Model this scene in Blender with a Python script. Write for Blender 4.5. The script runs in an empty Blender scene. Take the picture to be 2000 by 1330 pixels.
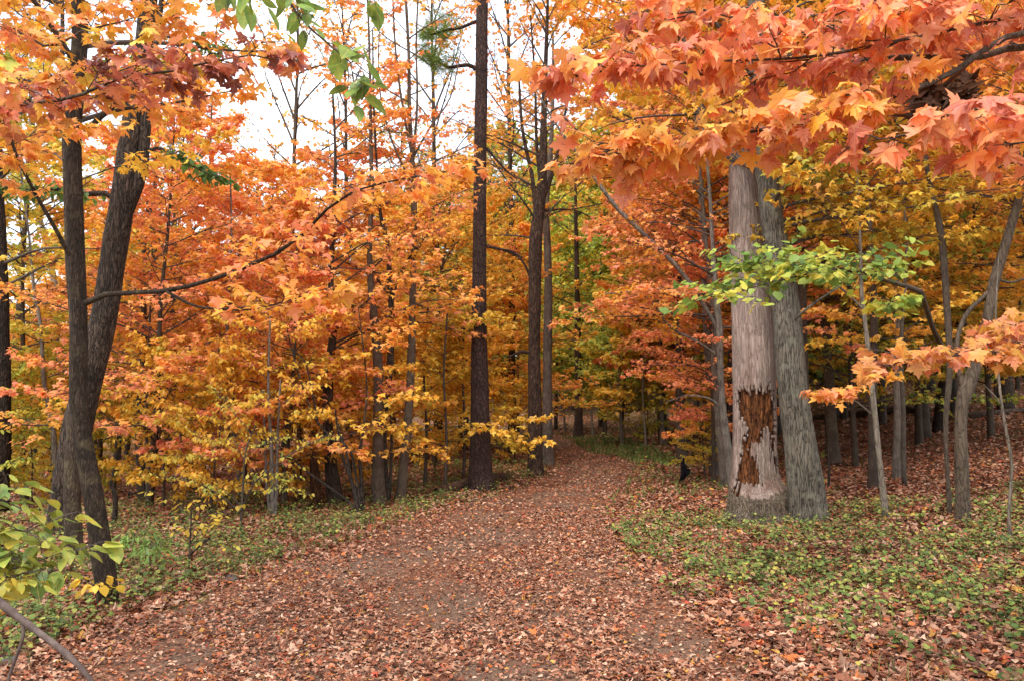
import bpy, math, random
import numpy as np
C = bpy.context.scene.collection
scene = bpy.context.scene
rng = np.random.default_rng(7)
random.seed(7)

# ---------------------------------------------------------------- camera, sky, sun, exposure
CAM_H, F, PITCH = 1.6, 1555.0, math.radians(4.25)
cam_data = bpy.data.cameras.new("camera")
cam_data.lens, cam_data.sensor_width = 28.0, 36.0
cam_data.clip_start, cam_data.clip_end = 0.05, 1000.0
cam = bpy.data.objects.new("camera", cam_data)
C.objects.link(cam)
cam.location = (0, 0, CAM_H)
cam.rotation_euler = (math.radians(90) + PITCH, 0, 0)
scene.camera = cam

SUN_EL, SUN_AZ = math.radians(58), math.radians(205)      # high and behind the camera, veiled by cloud
world = bpy.data.worlds.new("World")
scene.world = world
world.use_nodes = True
wn, wl = world.node_tree.nodes, world.node_tree.links
wn.clear()
w_out = wn.new("ShaderNodeOutputWorld")
w_bg = wn.new("ShaderNodeBackground")
w_bg.inputs["Strength"].default_value = 0.15
sky = wn.new("ShaderNodeTexSky")
sky.sky_type = 'NISHITA'
sky.sun_disc = False
sky.sun_elevation, sky.sun_rotation = SUN_EL, SUN_AZ
tc = wn.new("ShaderNodeTexCoord")
cl = wn.new("ShaderNodeTexNoise")
cl.inputs["Scale"].default_value = 2.2
cl.inputs["Detail"].default_value = 5.0
cr = wn.new("ShaderNodeValToRGB")
cr.color_ramp.elements[0].position, cr.color_ramp.elements[1].position = 0.38, 0.62
cr.color_ramp.elements[0].color = (0.35, 0.35, 0.35, 1)
cr.color_ramp.elements[1].color = (0.96, 0.96, 0.96, 1)
mx = wn.new("ShaderNodeMixRGB")
mx.inputs["Color2"].default_value = (7.6, 7.8, 8.3, 1)     # the bright cloud layer, in the sky texture's own units
wl.new(tc.outputs["Generated"], cl.inputs["Vector"])
wl.new(cl.outputs["Fac"], cr.inputs["Fac"])
wl.new(cr.outputs["Color"], mx.inputs["Fac"])
wl.new(sky.outputs["Color"], mx.inputs["Color1"])
wl.new(mx.outputs["Color"], w_bg.inputs["Color"])
wl.new(w_bg.outputs["Background"], w_out.inputs["Surface"])

sun_data = bpy.data.lights.new("sun", 'SUN')
sun_data.energy, sun_data.angle = 1.5, math.radians(25)
sun_data.color = (1.0, 0.95, 0.88)
sun = bpy.data.objects.new("sun", sun_data)
C.objects.link(sun)
sun.rotation_euler = (math.radians(90) - SUN_EL, 0, math.radians(180) - SUN_AZ)

vs = scene.view_settings
vs.view_transform, vs.look, vs.gamma, vs.exposure = 'Standard', 'None', 1.0, 1.1
scene.render.engine = 'CYCLES'
cy = scene.cycles
cy.max_bounces, cy.diffuse_bounces, cy.transmission_bounces, cy.glossy_bounces = 12, 9, 9, 2
cy.use_denoising = True
cy.denoiser = 'OPENIMAGEDENOISE'
cy.denoising_input_passes = 'RGB_ALBEDO_NORMAL'
cy.denoising_prefilter = 'ACCURATE'
cy.use_adaptive_sampling = True
cy.adaptive_threshold = 0.02
cy.caustics_reflective = cy.caustics_refractive = False

# ---------------------------------------------------------------- where things stand
def ray(px, py):
    u, v = (px - 1000.0) / F, (665.0 - py) / F
    c, s = math.cos(PITCH), math.sin(PITCH)
    return np.array([u, c - v * s, s + v * c])

def at(px, py, Y):
    d = ray(px, py)
    return np.array([0, 0, CAM_H]) + d * (Y / d[1])

EY = np.array([0, 4.5, 6.2, 7.8, 9.6, 12.1, 14.2, 17.2, 20.7, 22.3, 24, 26, 28, 30, 32, 36, 45, 60.])
EL = np.array([-3.4, -2.9, -2.66, -2.2, -1.7, -.85, 0, .88, 1.26, 1.3, 1.3, 1.2, 1.1, .8, .2, -1.2, -6, -14.])
ER = np.array([1.6, 1.45, 1.25, 1.15, 1.2, 1.5, 2.0, 2.7, 3.15, 3.0, 2.45, 2.3, 2.3, 2.2, 1.8, .4, -3.5, -11.])
ELz = np.where(EY > 30, .9, EL); ERz = np.where(EY > 21, 3.0, ER)

def bump(x, y):
    return (np.sin(x * 1.3 + 1.7 * np.sin(y * .7)) * np.cos(y * 1.1 + x * .4) * .03
            + np.sin(x * .45 + 2) * np.sin(y * .38 + 1) * .06 + np.sin(x * 3.1 + y * 2.3) * np.sin(y * 3.7 - x * 1.9) * .012)

def gz(x, y):
    x, y = np.asarray(x, float), np.asarray(y, float)
    sr = np.maximum(x - np.interp(y, EY, ERz), 0)
    sl = np.maximum(np.interp(y, EY, ELz) - x, 0)
    a = np.minimum(sr, 11)
    z = .0115 * a * a + .1 * np.maximum(sr - 11, 0)
    b = np.minimum(sl, 10)
    z = z - .0045 * b * b - .085 * np.maximum(sl - 10, 0) * np.where(sl > 90, 90 / np.maximum(sl, 1), 1)
    far = np.clip((x + 14) / 10, 0, 1)
    z = z + far * (.02 * np.maximum(y - 25, 0) + .05 * np.maximum(y - 42, 0))
    off = np.clip((sr + sl) / 1.2, .12, 1)
    return z + bump(x, y) * off

def hit(px, py):
    """where the sight line through a picture point meets the ground"""
    d = ray(px, py)
    t = np.linspace(2, 90, 6000)
    p = np.array([0, 0, CAM_H])[:, None] + d[:, None] * t
    below = np.nonzero(p[2] < gz(p[0], p[1]))[0]
    i = below[0] if len(below) else len(t) - 1
    return p[:, i]

# ---------------------------------------------------------------- names and tags
def tag(o, label=None, cat=None, group=None, kind=None):
    if label: o["label"] = label
    if cat: o["category"] = cat
    if group: o["group"] = group
    if kind: o["kind"] = kind
    return o

def thing(name, loc, label, cat, group=None):
    o = bpy.data.objects.new(name, None)
    C.objects.link(o)
    o.empty_display_size = .1
    o.location = tuple(float(v) for v in loc)
    return tag(o, label, cat, group)

# ---------------------------------------------------------------- mesh collecting
class MB:
    def __init__(self, origin=(0, 0, 0)):
        self.o = np.asarray(origin, float)
        self.v, self.f, self.m, self.a, self.u, self.sm, self.n = [], [], [], [], [], [], 0
    def add(self, v, f, mat=0, attr=None, luv=None, smooth=True):
        v = np.asarray(v, float).reshape(-1, 3)
        f = np.asarray(f, int)
        if f.shape[1] == 3:
            f = np.column_stack([f, np.full(len(f), -1)])
        f = np.where(f >= 0, f + self.n, -1)
        self.v.append(v); self.f.append(f)
        self.m.append(np.full(len(f), mat)); self.sm.append(np.full(len(f), smooth))
        self.a.append(np.zeros((len(v), 3)) if attr is None else attr)
        self.u.append(np.zeros((len(v), 3)) if luv is None else luv)
        self.n += len(v)
    def build(self, name, mats, parent=None, color=None):
        v = np.concatenate(self.v) - self.o
        f = np.concatenate(self.f)
        quad = f[:, 3] >= 0
        size = np.where(quad, 4, 3)
        start = np.concatenate([[0], np.cumsum(size)[:-1]])
        loops = f.reshape(-1)
        loops = loops[loops >= 0]
        me = bpy.data.meshes.new(name)
        me.vertices.add(len(v)); me.loops.add(len(loops)); me.polygons.add(len(f))
        me.vertices.foreach_set("co", v.astype(np.float32).ravel())
        me.loops.foreach_set("vertex_index", loops.astype(np.int32))
        me.polygons.foreach_set("loop_start", start.astype(np.int32))
        me.polygons.foreach_set("material_index", np.concatenate(self.m).astype(np.int32))
        me.polygons.foreach_set("use_smooth", np.concatenate(self.sm))
        for nm, arr in (("dat", self.a), ("luv", self.u)):
            arr = np.concatenate(arr)
            if nm == "luv" and not np.any(arr): continue
            at_ = me.attributes.new(nm, 'FLOAT_VECTOR', 'POINT')
            at_.data.foreach_set("vector", arr.astype(np.float32).ravel())
        for m in (mats if isinstance(mats, (list, tuple)) else [mats]):
            me.materials.append(m)
        me.update(); me.validate()
        o = bpy.data.objects.new(name, me)
        C.objects.link(o)
        if parent is not None: o.parent = parent
        else: o.location = tuple(self.o)
        if color is not None: o.color = (*color, 1)
        return o

def nrm(a):
    return a / np.maximum(np.linalg.norm(a, axis=-1, keepdims=True), 1e-9)

def tubes(mb, P, R, k=5, mat=0, attr=None):
    """m curves of n points each, with radii, as closed-end tubes"""
    P = np.asarray(P, float); R = np.asarray(R, float)
    m, n = P.shape[:2]
    T = nrm(np.gradient(P, axis=1))
    ref = np.where(np.abs(T[:, :1, 2:3]) > .9, np.array([1., 0, 0]), np.array([0, 0, 1.]))
    ref = np.broadcast_to(ref, T.shape)
    A = nrm(np.cross(T, ref)); B = np.cross(T, A)
    th = np.arange(k) / k * 2 * math.pi
    ring = P[:, :, None] + R[:, :, None, None] * (A[:, :, None] * np.cos(th)[:, None] + B[:, :, None] * np.sin(th)[:, None])
    j, i = np.meshgrid(np.arange(n - 1), np.arange(k), indexing='ij')
    q = np.stack([j * k + i, j * k + (i + 1) % k, (j + 1) * k + (i + 1) % k, (j + 1) * k + i], -1).reshape(-1, 4)
    q = (q[None] + (np.arange(m) * n * k)[:, None, None]).reshape(-1, 4)
    mb.add(ring.reshape(-1, 3), q[:, ::-1], mat, attr)

def spline(W, n):
    """Catmull-Rom through rows of W (any width)"""
    W = np.asarray(W, float)
    if len(W) < 3:
        t = np.linspace(0, 1, n)[:, None]
        return W[0] * (1 - t) + W[-1] * t
    p = np.vstack([2 * W[0] - W[1], W, 2 * W[-1] - W[-2]])
    s = np.concatenate([[0], np.cumsum(np.linalg.norm(np.diff(W[:, :3], axis=0), axis=1))])
    q = np.linspace(0, s[-1], n)
    i = np.clip(np.searchsorted(s, q, 'right') - 1, 0, len(W) - 2)
    t = ((q - s[i]) / (s[i + 1] - s[i]))[:, None]
    a, b, c, d = p[i], p[i + 1], p[i + 2], p[i + 3]
    return .5 * (2 * b + (c - a) * t + (2 * a - 5 * b + 4 * c - d) * t * t + (3 * b - a - 3 * c + d) * t ** 3)

# ---------------------------------------------------------------- leaves
def fan(outline, centre):
    h = np.array(outline, float)
    mir = h[1:-1][::-1] * [-1, 1]
    o = np.vstack([h, mir]); n = len(o)
    v = np.vstack([[centre], o])
    return v, np.array([[0, 1 + (i + 1) % n, 1 + i] for i in range(n)])
MAPLE_HI = fan([(0, 0), (.14, -.07), (.40, -.05), (.30, .10), (.45, .17), (.68, .40), (.45, .43), (.40, .55), (.19, .44), (.25, .66), (.12, .70), (0, 1)], (0, .27))
MAPLE_MID = fan([(0, 0), (.38, -.04), (.28, .13), (.66, .38), (.21, .43), (.22, .66), (0, 1)], (0, .27))
MAPLE_LO = fan([(0, 0), (.5, .1), (.55, .42), (.2, .5), (0, 1)], (0, .3))
OVAL = fan([(0, 0), (.2, .12), (.3, .35), (.27, .6), (.13, .83), (0, 1)], (0, .45))
HEART = fan([(0, .06), (.22, -.02), (.42, .2), (.4, .5), (.2, .8), (0, 1)], (0, .4))
SCRAP = (np.array([(0, 0), (.3, .1), (.36, .5), (.05, 1), (-.3, .6), (-.33, .15)]), np.array([[0, 1, 2], [0, 2, 3], [0, 3, 4], [0, 4, 5]]))
KITE = (np.array([(0, 0), (.5, .35), (0, 1), (-.5, .35)]), np.array([[0, 1, 2], [0, 2, 3]]))

def leaves(mb, tpl, pos, head, nor, size, rnd, mat=0, curl=.45, luv=False, wide=1.0):
    """pos, head (blade direction), nor (upper face) per leaf; rnd (N,3): hue, clump, value"""
    tv, tf = tpl
    N, k = len(pos), len(tv)
    if N == 0: return
    head = nrm(head); side = nrm(np.cross(head, nor)); up = np.cross(side, head)
    x, y = tv[:, 0] * wide, tv[:, 1]
    c1 = (rng.normal(-.25, .35, (N, 1)) * curl * 1.6); c2 = rng.normal(-.35, .35, (N, 1)) * curl
    c3 = rng.normal(0, .25, (N, 1)) * curl
    z = c1 * x ** 2 * 1.6 + c2 * (y - .25) ** 2 + c3 * x * (y - .3) + .25 * curl * np.abs(x)
    wx = 1 + rng.normal(0, .1, (N, 1))
    V = pos[:, None] + size[:, None, None] * (side[:, None] * (x * wx)[..., None] + head[:, None] * y[None, :, None] + up[:, None] * z[..., None])
    f = (tf[None] + (np.arange(N) * k)[:, None, None]).reshape(-1, 3)
    a = np.repeat(rnd, k, axis=0)
    uv = None
    if luv:
        uv = np.tile(np.column_stack([tv, np.ones(k)]), (N, 1))
    mb.add(V.reshape(-1, 3), f, mat, a, uv, smooth=False)

def leaf_dirs(out, n, lo=15, hi=75, tilt=.35):
    """heads that point outwards and hang, and the matching upper-face normals"""
    az = np.arctan2(out[:, 1], out[:, 0]) + rng.normal(0, .8, n)
    ph = np.radians(rng.uniform(lo, hi, n))
    h = np.column_stack([np.cos(az) * np.cos(ph), np.sin(az) * np.cos(ph), -np.sin(ph)])
    nn = np.column_stack([np.cos(az) * np.sin(ph), np.sin(az) * np.sin(ph), np.cos(ph)]) + rng.normal(0, tilt, (n, 3))
    return h, nn

def side_shoots(main, T, ln, t0=.15, ang=(35, 65), lift=.12, wob=.1, n=4, t1=1.0):
    """T shoots off every curve of main (B,n,3); ln(t) -> length (B,T). Returns (B*T,n,3)"""
    B, nn = main.shape[:2]
    t = np.linspace(t0, t1, T)[None] + rng.uniform(-.5, .5, (B, T)) * (t1 - t0) / T
    t = np.clip(t, 0, 1)
    s = t * (nn - 1); i = np.minimum(s.astype(int), nn - 2); fr = (s - i)[..., None]
    bi = np.arange(B)[:, None]
    p = main[bi, i] * (1 - fr) + main[bi, i + 1] * fr
    d = nrm(main[bi, i + 1] - main[bi, i])
    sg = np.where((np.arange(T)[None] + rng.integers(0, 2, (B, 1))) % 2, 1, -1)
    a = np.radians(rng.uniform(ang[0], ang[1], (B, T))) * sg * (1 - .6 * (t > .97))
    hx, hy = d[..., 0], d[..., 1]
    ca, sa = np.cos(a), np.sin(a)
    e = np.stack([hx * ca - hy * sa, hx * sa + hy * ca, d[..., 2] * .6 + rng.normal(lift, .18, (B, T))], -1)
    e = nrm(e)
    L = ln(t) * rng.uniform(.7, 1.25, (B, T))
    w = rng.normal(0, wob, (B, T, 3)); w2 = rng.normal(0, wob * .5, (B, T, 3))
    q = np.linspace(0, 1, n)[None, None, :, None]
    P = p[:, :, None] + L[..., None, None] * (e[:, :, None] * q + w[:, :, None] * q * q + w2[:, :, None] * np.sin(q * 6))
    return P.reshape(B * T, n, 3), L.reshape(-1), np.broadcast_to(bi, (B, T)).reshape(-1)

def on_curves(P, K, t0=.15):
    m, n = P.shape[:2]
    t = rng.uniform(t0, 1.0, (m, K)); t[:, -1] = 1
    s = t * (n - 1); i = np.minimum(s.astype(int), n - 2); fr = (s - i)[..., None]
    mi = np.arange(m)[:, None]
    p = P[mi, i] * (1 - fr) + P[mi, i + 1] * fr
    d = nrm(P[mi, i + 1] - P[mi, i])
    return p.reshape(-1, 3), d.reshape(-1, 3), np.broadcast_to(mi, (m, K)).reshape(-1)

def foliage(mb, limbs, tpl, size, T=12, S=4, K=5, tl=.42, sl=.4, wood=1, leaf=0, pet=.5, lo=10, hi=65, luv=False,
            lr=None, hue=None, t0=.18, lift=.12, keep=1.0, wide=1.0, min_l=.12, curl=.45, rt=.004):
    """limbs (B,n,3): twigs, side twigs and leaves on them"""
    Ln = np.linalg.norm(np.diff(limbs, axis=1), axis=2).sum(1)[:, None]
    tw, tL, tb = side_shoots(limbs, T, lambda t: np.maximum(Ln * tl * (1.08 - t) ** .6, min_l), t0, lift=lift)
    if wood is not None:
        r = np.maximum(tL[:, None] * .008, rt * .8) * np.linspace(1, .4, 4)[None]
        tubes(mb, tw, r, 3, wood)
    clump = rng.uniform(0, 1, len(limbs))
    sets = [(tw, tb)]
    if S:
        st, sL, sb = side_shoots(tw, S, lambda t: np.maximum(tL[:, None] * sl * (1.1 - t) ** .5, min_l * .6), .15, lift=lift * .5, n=3)
        if wood is not None:
            tubes(mb, st, np.full((len(st), 3), rt) * np.linspace(1, .45, 3)[None], 3, wood)
        sets.append((st, tb[sb]))
    for P, bi in sets:
        p, d, mi = on_curves(P, K)
        if keep < 1:
            k = rng.uniform(0, 1, len(p)) < keep
            p, d, mi = p[k], d[k], mi[k]
        n = len(p)
        sg = rng.choice([-1, 1], n)[:, None]
        out = d + sg * np.cross(d, [0, 0, 1]) * rng.uniform(.3, 1.2, (n, 1))
        out[:, 2] = 0
        out = nrm(out)
        sz = size * rng.uniform(.5, 1.2, n)
        p0 = p + out * (sz * pet)[:, None] * rng.uniform(.5, 1.1, (n, 1)) + np.column_stack([np.zeros((n, 2)), rng.normal(-.1, .25, n) * sz])
        h, nn = leaf_dirs(out, n, lo, hi)
        twr = rng.uniform(0, 1, len(P))
        rnd = np.column_stack([rng.uniform(0, 1, n), (clump[bi[mi]] * .55 + twr[mi] * .45) if len(limbs) > 1 else twr[mi], rng.uniform(0, 1, n)])
        leaves(mb, tpl, p0, h, nn, sz, rnd, leaf, luv=luv, wide=wide, curl=curl)
        if luv and wood is not None:
            tubes(mb, np.stack([p, (p + p0) * .5 + [0, 0, .008], p0 + h * (sz * .02)[:, None]], 1), np.full((n, 3), .0011), 3, wood)

def limb_curves(start, az, el, L, n=8, up=.0, droop=.25, wob=.05):
    B = len(L)
    t = np.linspace(0, 1, n)[None, :, None]
    hd = np.stack([np.cos(az), np.sin(az), np.zeros(B)], -1)[:, None]
    z = np.array([0, 0, 1.])
    a1, a2 = rng.uniform(0, 6.28, (2, B, 1, 1))
    side = np.cross(hd, z)
    L = L[:, None, None]
    P = start[:, None] + L * (hd * t * np.cos(el)[:, None, None] + z * (np.sin(el)[:, None, None] * t - droop * t * t * np.cos(el)[:, None, None])
        + side * wob * np.sin(t * 5 + a1) * t + z * wob * .7 * np.sin(t * 6.5 + a2) * t)
    return P

def limbs_on(path, z0, z1, B, L0, L1, el=(10, 35), az0=None, aspan=None, droop=.2, n=8, prof=None):
    """limbs leaving the curve `path` (n,3) between heights z0 and z1"""
    z = np.linspace(z0, z1, B) + rng.uniform(-.5, .5, B) * (z1 - z0) / max(B, 1)
    st = np.column_stack([np.interp(z, path[:, 2], path[:, i]) for i in range(3)])
    st[:, 2] = z
    az = np.arange(B) * 2.39996 + rng.uniform(-.4, .4, B)
    if az0 is not None:
        az = az0 + rng.uniform(-1, 1, B) * aspan
    t = (z - z0) / max(z1 - z0, 1e-6)
    L = (L0 + (L1 - L0) * t) if prof is None else L0 * prof(t)
    L = L * rng.uniform(.75, 1.2, B)
    e = np.radians(rng.uniform(el[0], el[1], B)) + t * .35
    return limb_curves(st, az, e, L, n, droop=droop)

def limb_wood(mb, limbs, r0, mat=0, k=5):
    Ln = np.linalg.norm(np.diff(limbs, axis=1), axis=2).sum(1)
    n = limbs.shape[1]
    tubes(mb, limbs, (r0 * (Ln / Ln.max()) ** .8)[:, None] * np.linspace(1, .18, n)[None], k, mat)

# trunk -----------------------------------------------------------
def trunk(mb, P, R, k=14, n=None, flare=.35, fh=.5, rough=.04, mat=0, roots=5, knots=3, bury=.25, seed=None):
    """P (w,3) waypoints with radii R, as one tapered, uneven tube that flares at the ground"""
    L = np.linalg.norm(np.diff(np.asarray(P), axis=0), axis=1).sum()
    n = n or int(min(110, max(10, L / .14)))
    S = spline(np.column_stack([P, R]), n)
    p, r = S[:, :3], S[:, 3]
    if bury:
        p = np.vstack([p[0] - [0, 0, bury], p]); r = np.concatenate([[r[0]], r])
    n = len(p)
    T = nrm(np.gradient(p, axis=0))
    A = nrm(np.cross(T, [0.0, 1, 0.05])); B = np.cross(T, A)
    th = np.arange(k) / k * 2 * math.pi
    z = (p[:, 2] - P[0][2])[:, None]
    lob = sum(rng.uniform(.3, 1) * np.cos(th * m + rng.uniform(0, 6)) for m in range(2, roots + 1)) / roots
    g = 1 + flare * np.exp(-np.maximum(z, -.1) / fh) * (1 + 1.2 * lob[None])
    u = np.cumsum(np.concatenate([[0], np.linalg.norm(np.diff(p, axis=0), axis=1)]))[:, None]
    ph = rng.uniform(0, 6.28, 8)
    w = (np.sin(u * 2.1 + ph[0] + 1.5 * np.sin(th + ph[1])) + .6 * np.sin(u * 5.3 + 2 * th + ph[2]) + .5 * np.sin(u * .9 + 3 * th + ph[3])
         + .5 * np.sin(u * 11 + 4 * th + ph[4]) * .6)
    rad = r[:, None] * g * (1 + rough * w)
    for _ in range(knots):
        uk, tk = rng.uniform(.15, .9) * u[-1, 0], rng.uniform(0, 6.28)
        dt = np.abs((th - tk + math.pi) % (2 * math.pi) - math.pi)[None]
        rad = rad + r[:, None] * .22 * np.exp(-((u - uk) / .1) ** 2 - (dt / .5) ** 2)
    ring = p[:, None] + rad[..., None] * (A[:, None] * np.cos(th)[None, :, None] + B[:, None] * np.sin(th)[None, :, None])
    j, i = np.meshgrid(np.arange(n - 1), np.arange(k), indexing='ij')
    q = np.stack([j * k + i, j * k + (i + 1) % k, (j + 1) * k + (i + 1) % k, (j + 1) * k + i], -1).reshape(-1, 4)
    V = ring.reshape(-1, 3)
    mb.add(V, q, mat)
    c = mb.n
    mb.add(np.vstack([p[-1] + T[-1] * r[-1] * .3, ring[-1]]), np.array([[0, 1 + i, 1 + (i + 1) % k] for i in range(k)]), mat)
    return p, r

# ---------------------------------------------------------------- materials
def nodes(name):
    m = bpy.data.materials.new(name)
    m.use_nodes = True
    t = m.node_tree
    t.nodes.clear()
    out = t.nodes.new("ShaderNodeOutputMaterial")
    def N(kind, **kw):
        n = t.nodes.new("ShaderNode" + kind)
        for k, v in kw.items():
            if k in n.inputs: n.inputs[k].default_value = v
            else: setattr(n, k, v)
        return n
    def Lk(a, b): t.links.new(a, b)
    return m, out, N, Lk

def mathn(N, Lk, op, a, b=None, clamp=False):
    n = N("Math"); n.operation = op; n.use_clamp = clamp
    for i, x in enumerate((a, b)):
        if x is None: continue
        if isinstance(x, (int, float)): n.inputs[i].default_value = x
        else: Lk(x, n.inputs[i])
    return n.outputs[0]

def ramp(N, Lk, fac, stops, interp='LINEAR'):
    n = N("ValToRGB"); r = n.color_ramp; r.interpolation = interp
    while len(r.elements) < len(stops): r.elements.new(.5)
    for e, (p, c) in zip(r.elements, stops):
        e.position = p; e.color = (*c, 1) if len(c) == 3 else c
    if fac is not None: Lk(fac, n.inputs[0])
    return n.outputs[0]

def mixc(N, Lk, fac, a, b, blend='MIX'):
    n = N("MixRGB"); n.blend_type = blend
    for s, x in zip(("Fac", "Color1", "Color2"), (fac, a, b)):
        if isinstance(x, (int, float)): n.inputs[s].default_value = x
        elif isinstance(x, tuple): n.inputs[s].default_value = (*x, 1)
        else: Lk(x, n.inputs[s])
    return n.outputs[0]

HUES = [(0.0, (.33, .11, .09)), (.12, (.68, .19, .12)), (.27, (.93, .36, .16)), (.42, (.93, .445, .085)), (.56, (.88, .52, .055)),
        (.68, (.80, .58, .075)), (.80, (.52, .57, .09)), (.90, (.25, .38, .07)), (1.0, (.10, .17, .05))]

def leaf_mat(name, fine=False, trans=.42):
    m, out, N, Lk = nodes(name)
    dat = N("Attribute", attribute_name="dat"); sp = N("SeparateXYZ"); Lk(dat.outputs["Vector"], sp.inputs[0])
    oi = N("ObjectInfo"); sc_ = N("SeparateColor"); Lk(oi.outputs["Color"], sc_.inputs[0])
    a = mathn(N, Lk, 'MULTIPLY', mathn(N, Lk, 'SUBTRACT', sp.outputs[1], .5), mathn(N, Lk, 'MULTIPLY', sc_.outputs[1], 2.0))
    b = mathn(N, Lk, 'MULTIPLY', mathn(N, Lk, 'SUBTRACT', sp.outputs[0], .5), mathn(N, Lk, 'MULTIPLY', sc_.outputs[1], 1.1))
    pos = mathn(N, Lk, 'ADD', mathn(N, Lk, 'ADD', a, b), sc_.outputs[0])
    if fine:
        geo = N("NewGeometry")
        nz = N("TexNoise", Scale=22.0, Detail=3.0); Lk(geo.outputs["Position"], nz.inputs["Vector"])
        pos = mathn(N, Lk, 'ADD', pos, mathn(N, Lk, 'MULTIPLY', mathn(N, Lk, 'SUBTRACT', nz.outputs["Fac"], .5), .34))
    col = ramp(N, Lk, mathn(N, Lk, 'MAXIMUM', mathn(N, Lk, 'MINIMUM', pos, 1.0), 0.0), HUES)
    val = mathn(N, Lk, 'MULTIPLY', mathn(N, Lk, 'ADD', mathn(N, Lk, 'MULTIPLY', sp.outputs[2], .5), .72), sc_.outputs[2])
    cc = N("CombineColor")
    for i in range(3): Lk(val, cc.inputs[i])
    col = mixc(N, Lk, 1.0, col, cc.outputs[0], 'MULTIPLY')
    if fine:
        lu = N("Attribute", attribute_name="luv"); s2 = N("SeparateXYZ"); Lk(lu.outputs["Vector"], s2.inputs[0])
        x, y = s2.outputs[0], mathn(N, Lk, 'SUBTRACT', s2.outputs[1], .04)
        an = mathn(N, Lk, 'ABSOLUTE', mathn(N, Lk, 'ARCTAN2', x, y))
        r = mathn(N, Lk, 'SQRT', mathn(N, Lk, 'ADD', mathn(N, Lk, 'MULTIPLY', x, x), mathn(N, Lk, 'MULTIPLY', y, y)))
        d = mathn(N, Lk, 'MINIMUM', an, mathn(N, Lk, 'MINIMUM', mathn(N, Lk, 'ABSOLUTE', mathn(N, Lk, 'SUBTRACT', an, 1.03)), mathn(N, Lk, 'ABSOLUTE', mathn(N, Lk, 'SUBTRACT', an, 1.75))))
        v = mathn(N, Lk, 'LESS_THAN', mathn(N, Lk, 'MULTIPLY', d, r), .014)
        col = mixc(N, Lk, mathn(N, Lk, 'MULTIPLY', v, .45), col, (.72, .42, .16))
        sp2 = N("TexNoise", Scale=160.0, Detail=1.0); Lk(geo.outputs["Position"], sp2.inputs["Vector"])
        spot = mathn(N, Lk, 'GREATER_THAN', sp2.outputs["Fac"], .70)
        col = mixc(N, Lk, mathn(N, Lk, 'MULTIPLY', spot, .75), col, (.10, .05, .025))
    df = N("BsdfDiffuse"); tr = N("BsdfTranslucent"); gl = N("BsdfGlossy", Roughness=.45)
    Lk(col, df.inputs["Color"]); Lk(col, tr.inputs["Color"])
    gl.inputs["Color"].default_value = (.9, .9, .95, 1)
    mx = N("MixShader"); mx.inputs[0].default_value = trans
    Lk(df.outputs[0], mx.inputs[1]); Lk(tr.outputs[0], mx.inputs[2])
    m2 = N("MixShader"); m2.inputs[0].default_value = .03 if fine else .02
    Lk(mx.outputs[0], m2.inputs[1]); Lk(gl.outputs[0], m2.inputs[2])
    Lk(m2.outputs[0], out.inputs["Surface"])
    return m

M = {}
M['leaf'] = leaf_mat("autumn_leaf")
M['leaf_fine'] = leaf_mat("autumn_leaf_veined", fine=True, trans=.35)

def litter_mat(name, stops):
    m, out, N, Lk = nodes(name)
    dat = N("Attribute", attribute_name="dat"); sp = N("SeparateXYZ"); Lk(dat.outputs["Vector"], sp.inputs[0])
    col = ramp(N, Lk, sp.outputs[0], stops, 'CONSTANT')
    geo = N("NewGeometry")
    nz = N("TexNoise", Scale=45.0, Detail=3.0); Lk(geo.outputs["Position"], nz.inputs["Vector"])
    v = mathn(N, Lk, 'MULTIPLY', mathn(N, Lk, 'ADD', mathn(N, Lk, 'MULTIPLY', sp.outputs[2], .75), .55), mathn(N, Lk, 'ADD', mathn(N, Lk, 'MULTIPLY', nz.outputs["Fac"], .7), .65))
    cc = N("CombineColor")
    for i in range(3): Lk(v, cc.inputs[i])
    col = mixc(N, Lk, 1.0, col, cc.outputs[0], 'MULTIPLY')
    df = N("BsdfPrincipled", Roughness=.7)
    df.inputs["Specular IOR Level"].default_value = .25
    Lk(col, df.inputs["Base Color"]); Lk(df.outputs[0], out.inputs["Surface"])
    return m
M['litter'] = litter_mat("fallen_leaf", [(0, (.28, .105, .052)), (.14, (.40, .18, .10)), (.34, (.20, .066, .034)), (.44, (.48, .25, .15)), (.60, (.34, .10, .045)),
                         (.70, (.12, .05, .03)), (.79, (.56, .34, .22)), (.90, (.46, .13, .033)), (.955, (.48, .24, .045)), (.98, (.40, .07, .035))])
M['plant'] = litter_mat("ground_plant_leaf", [(0, (.10, .135, .026)), (.24, (.155, .195, .038)), (.46, (.07, .105, .024)), (.62, (.26, .26, .055)), (.74, (.19, .11, .045)), (.85, (.34, .27, .05)), (.95, (.30, .11, .03))])
M['grass'] = litter_mat("grass_blade", [(0, (.085, .13, .025)), (.4, (.13, .17, .035)), (.75, (.20, .205, .05)), (.92, (.30, .22, .09))])
M['dead_leaf'] = litter_mat("withered_leaf", [(0, (.16, .085, .045)), (.5, (.22, .12, .07)), (.8, (.11, .06, .035))])

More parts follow.
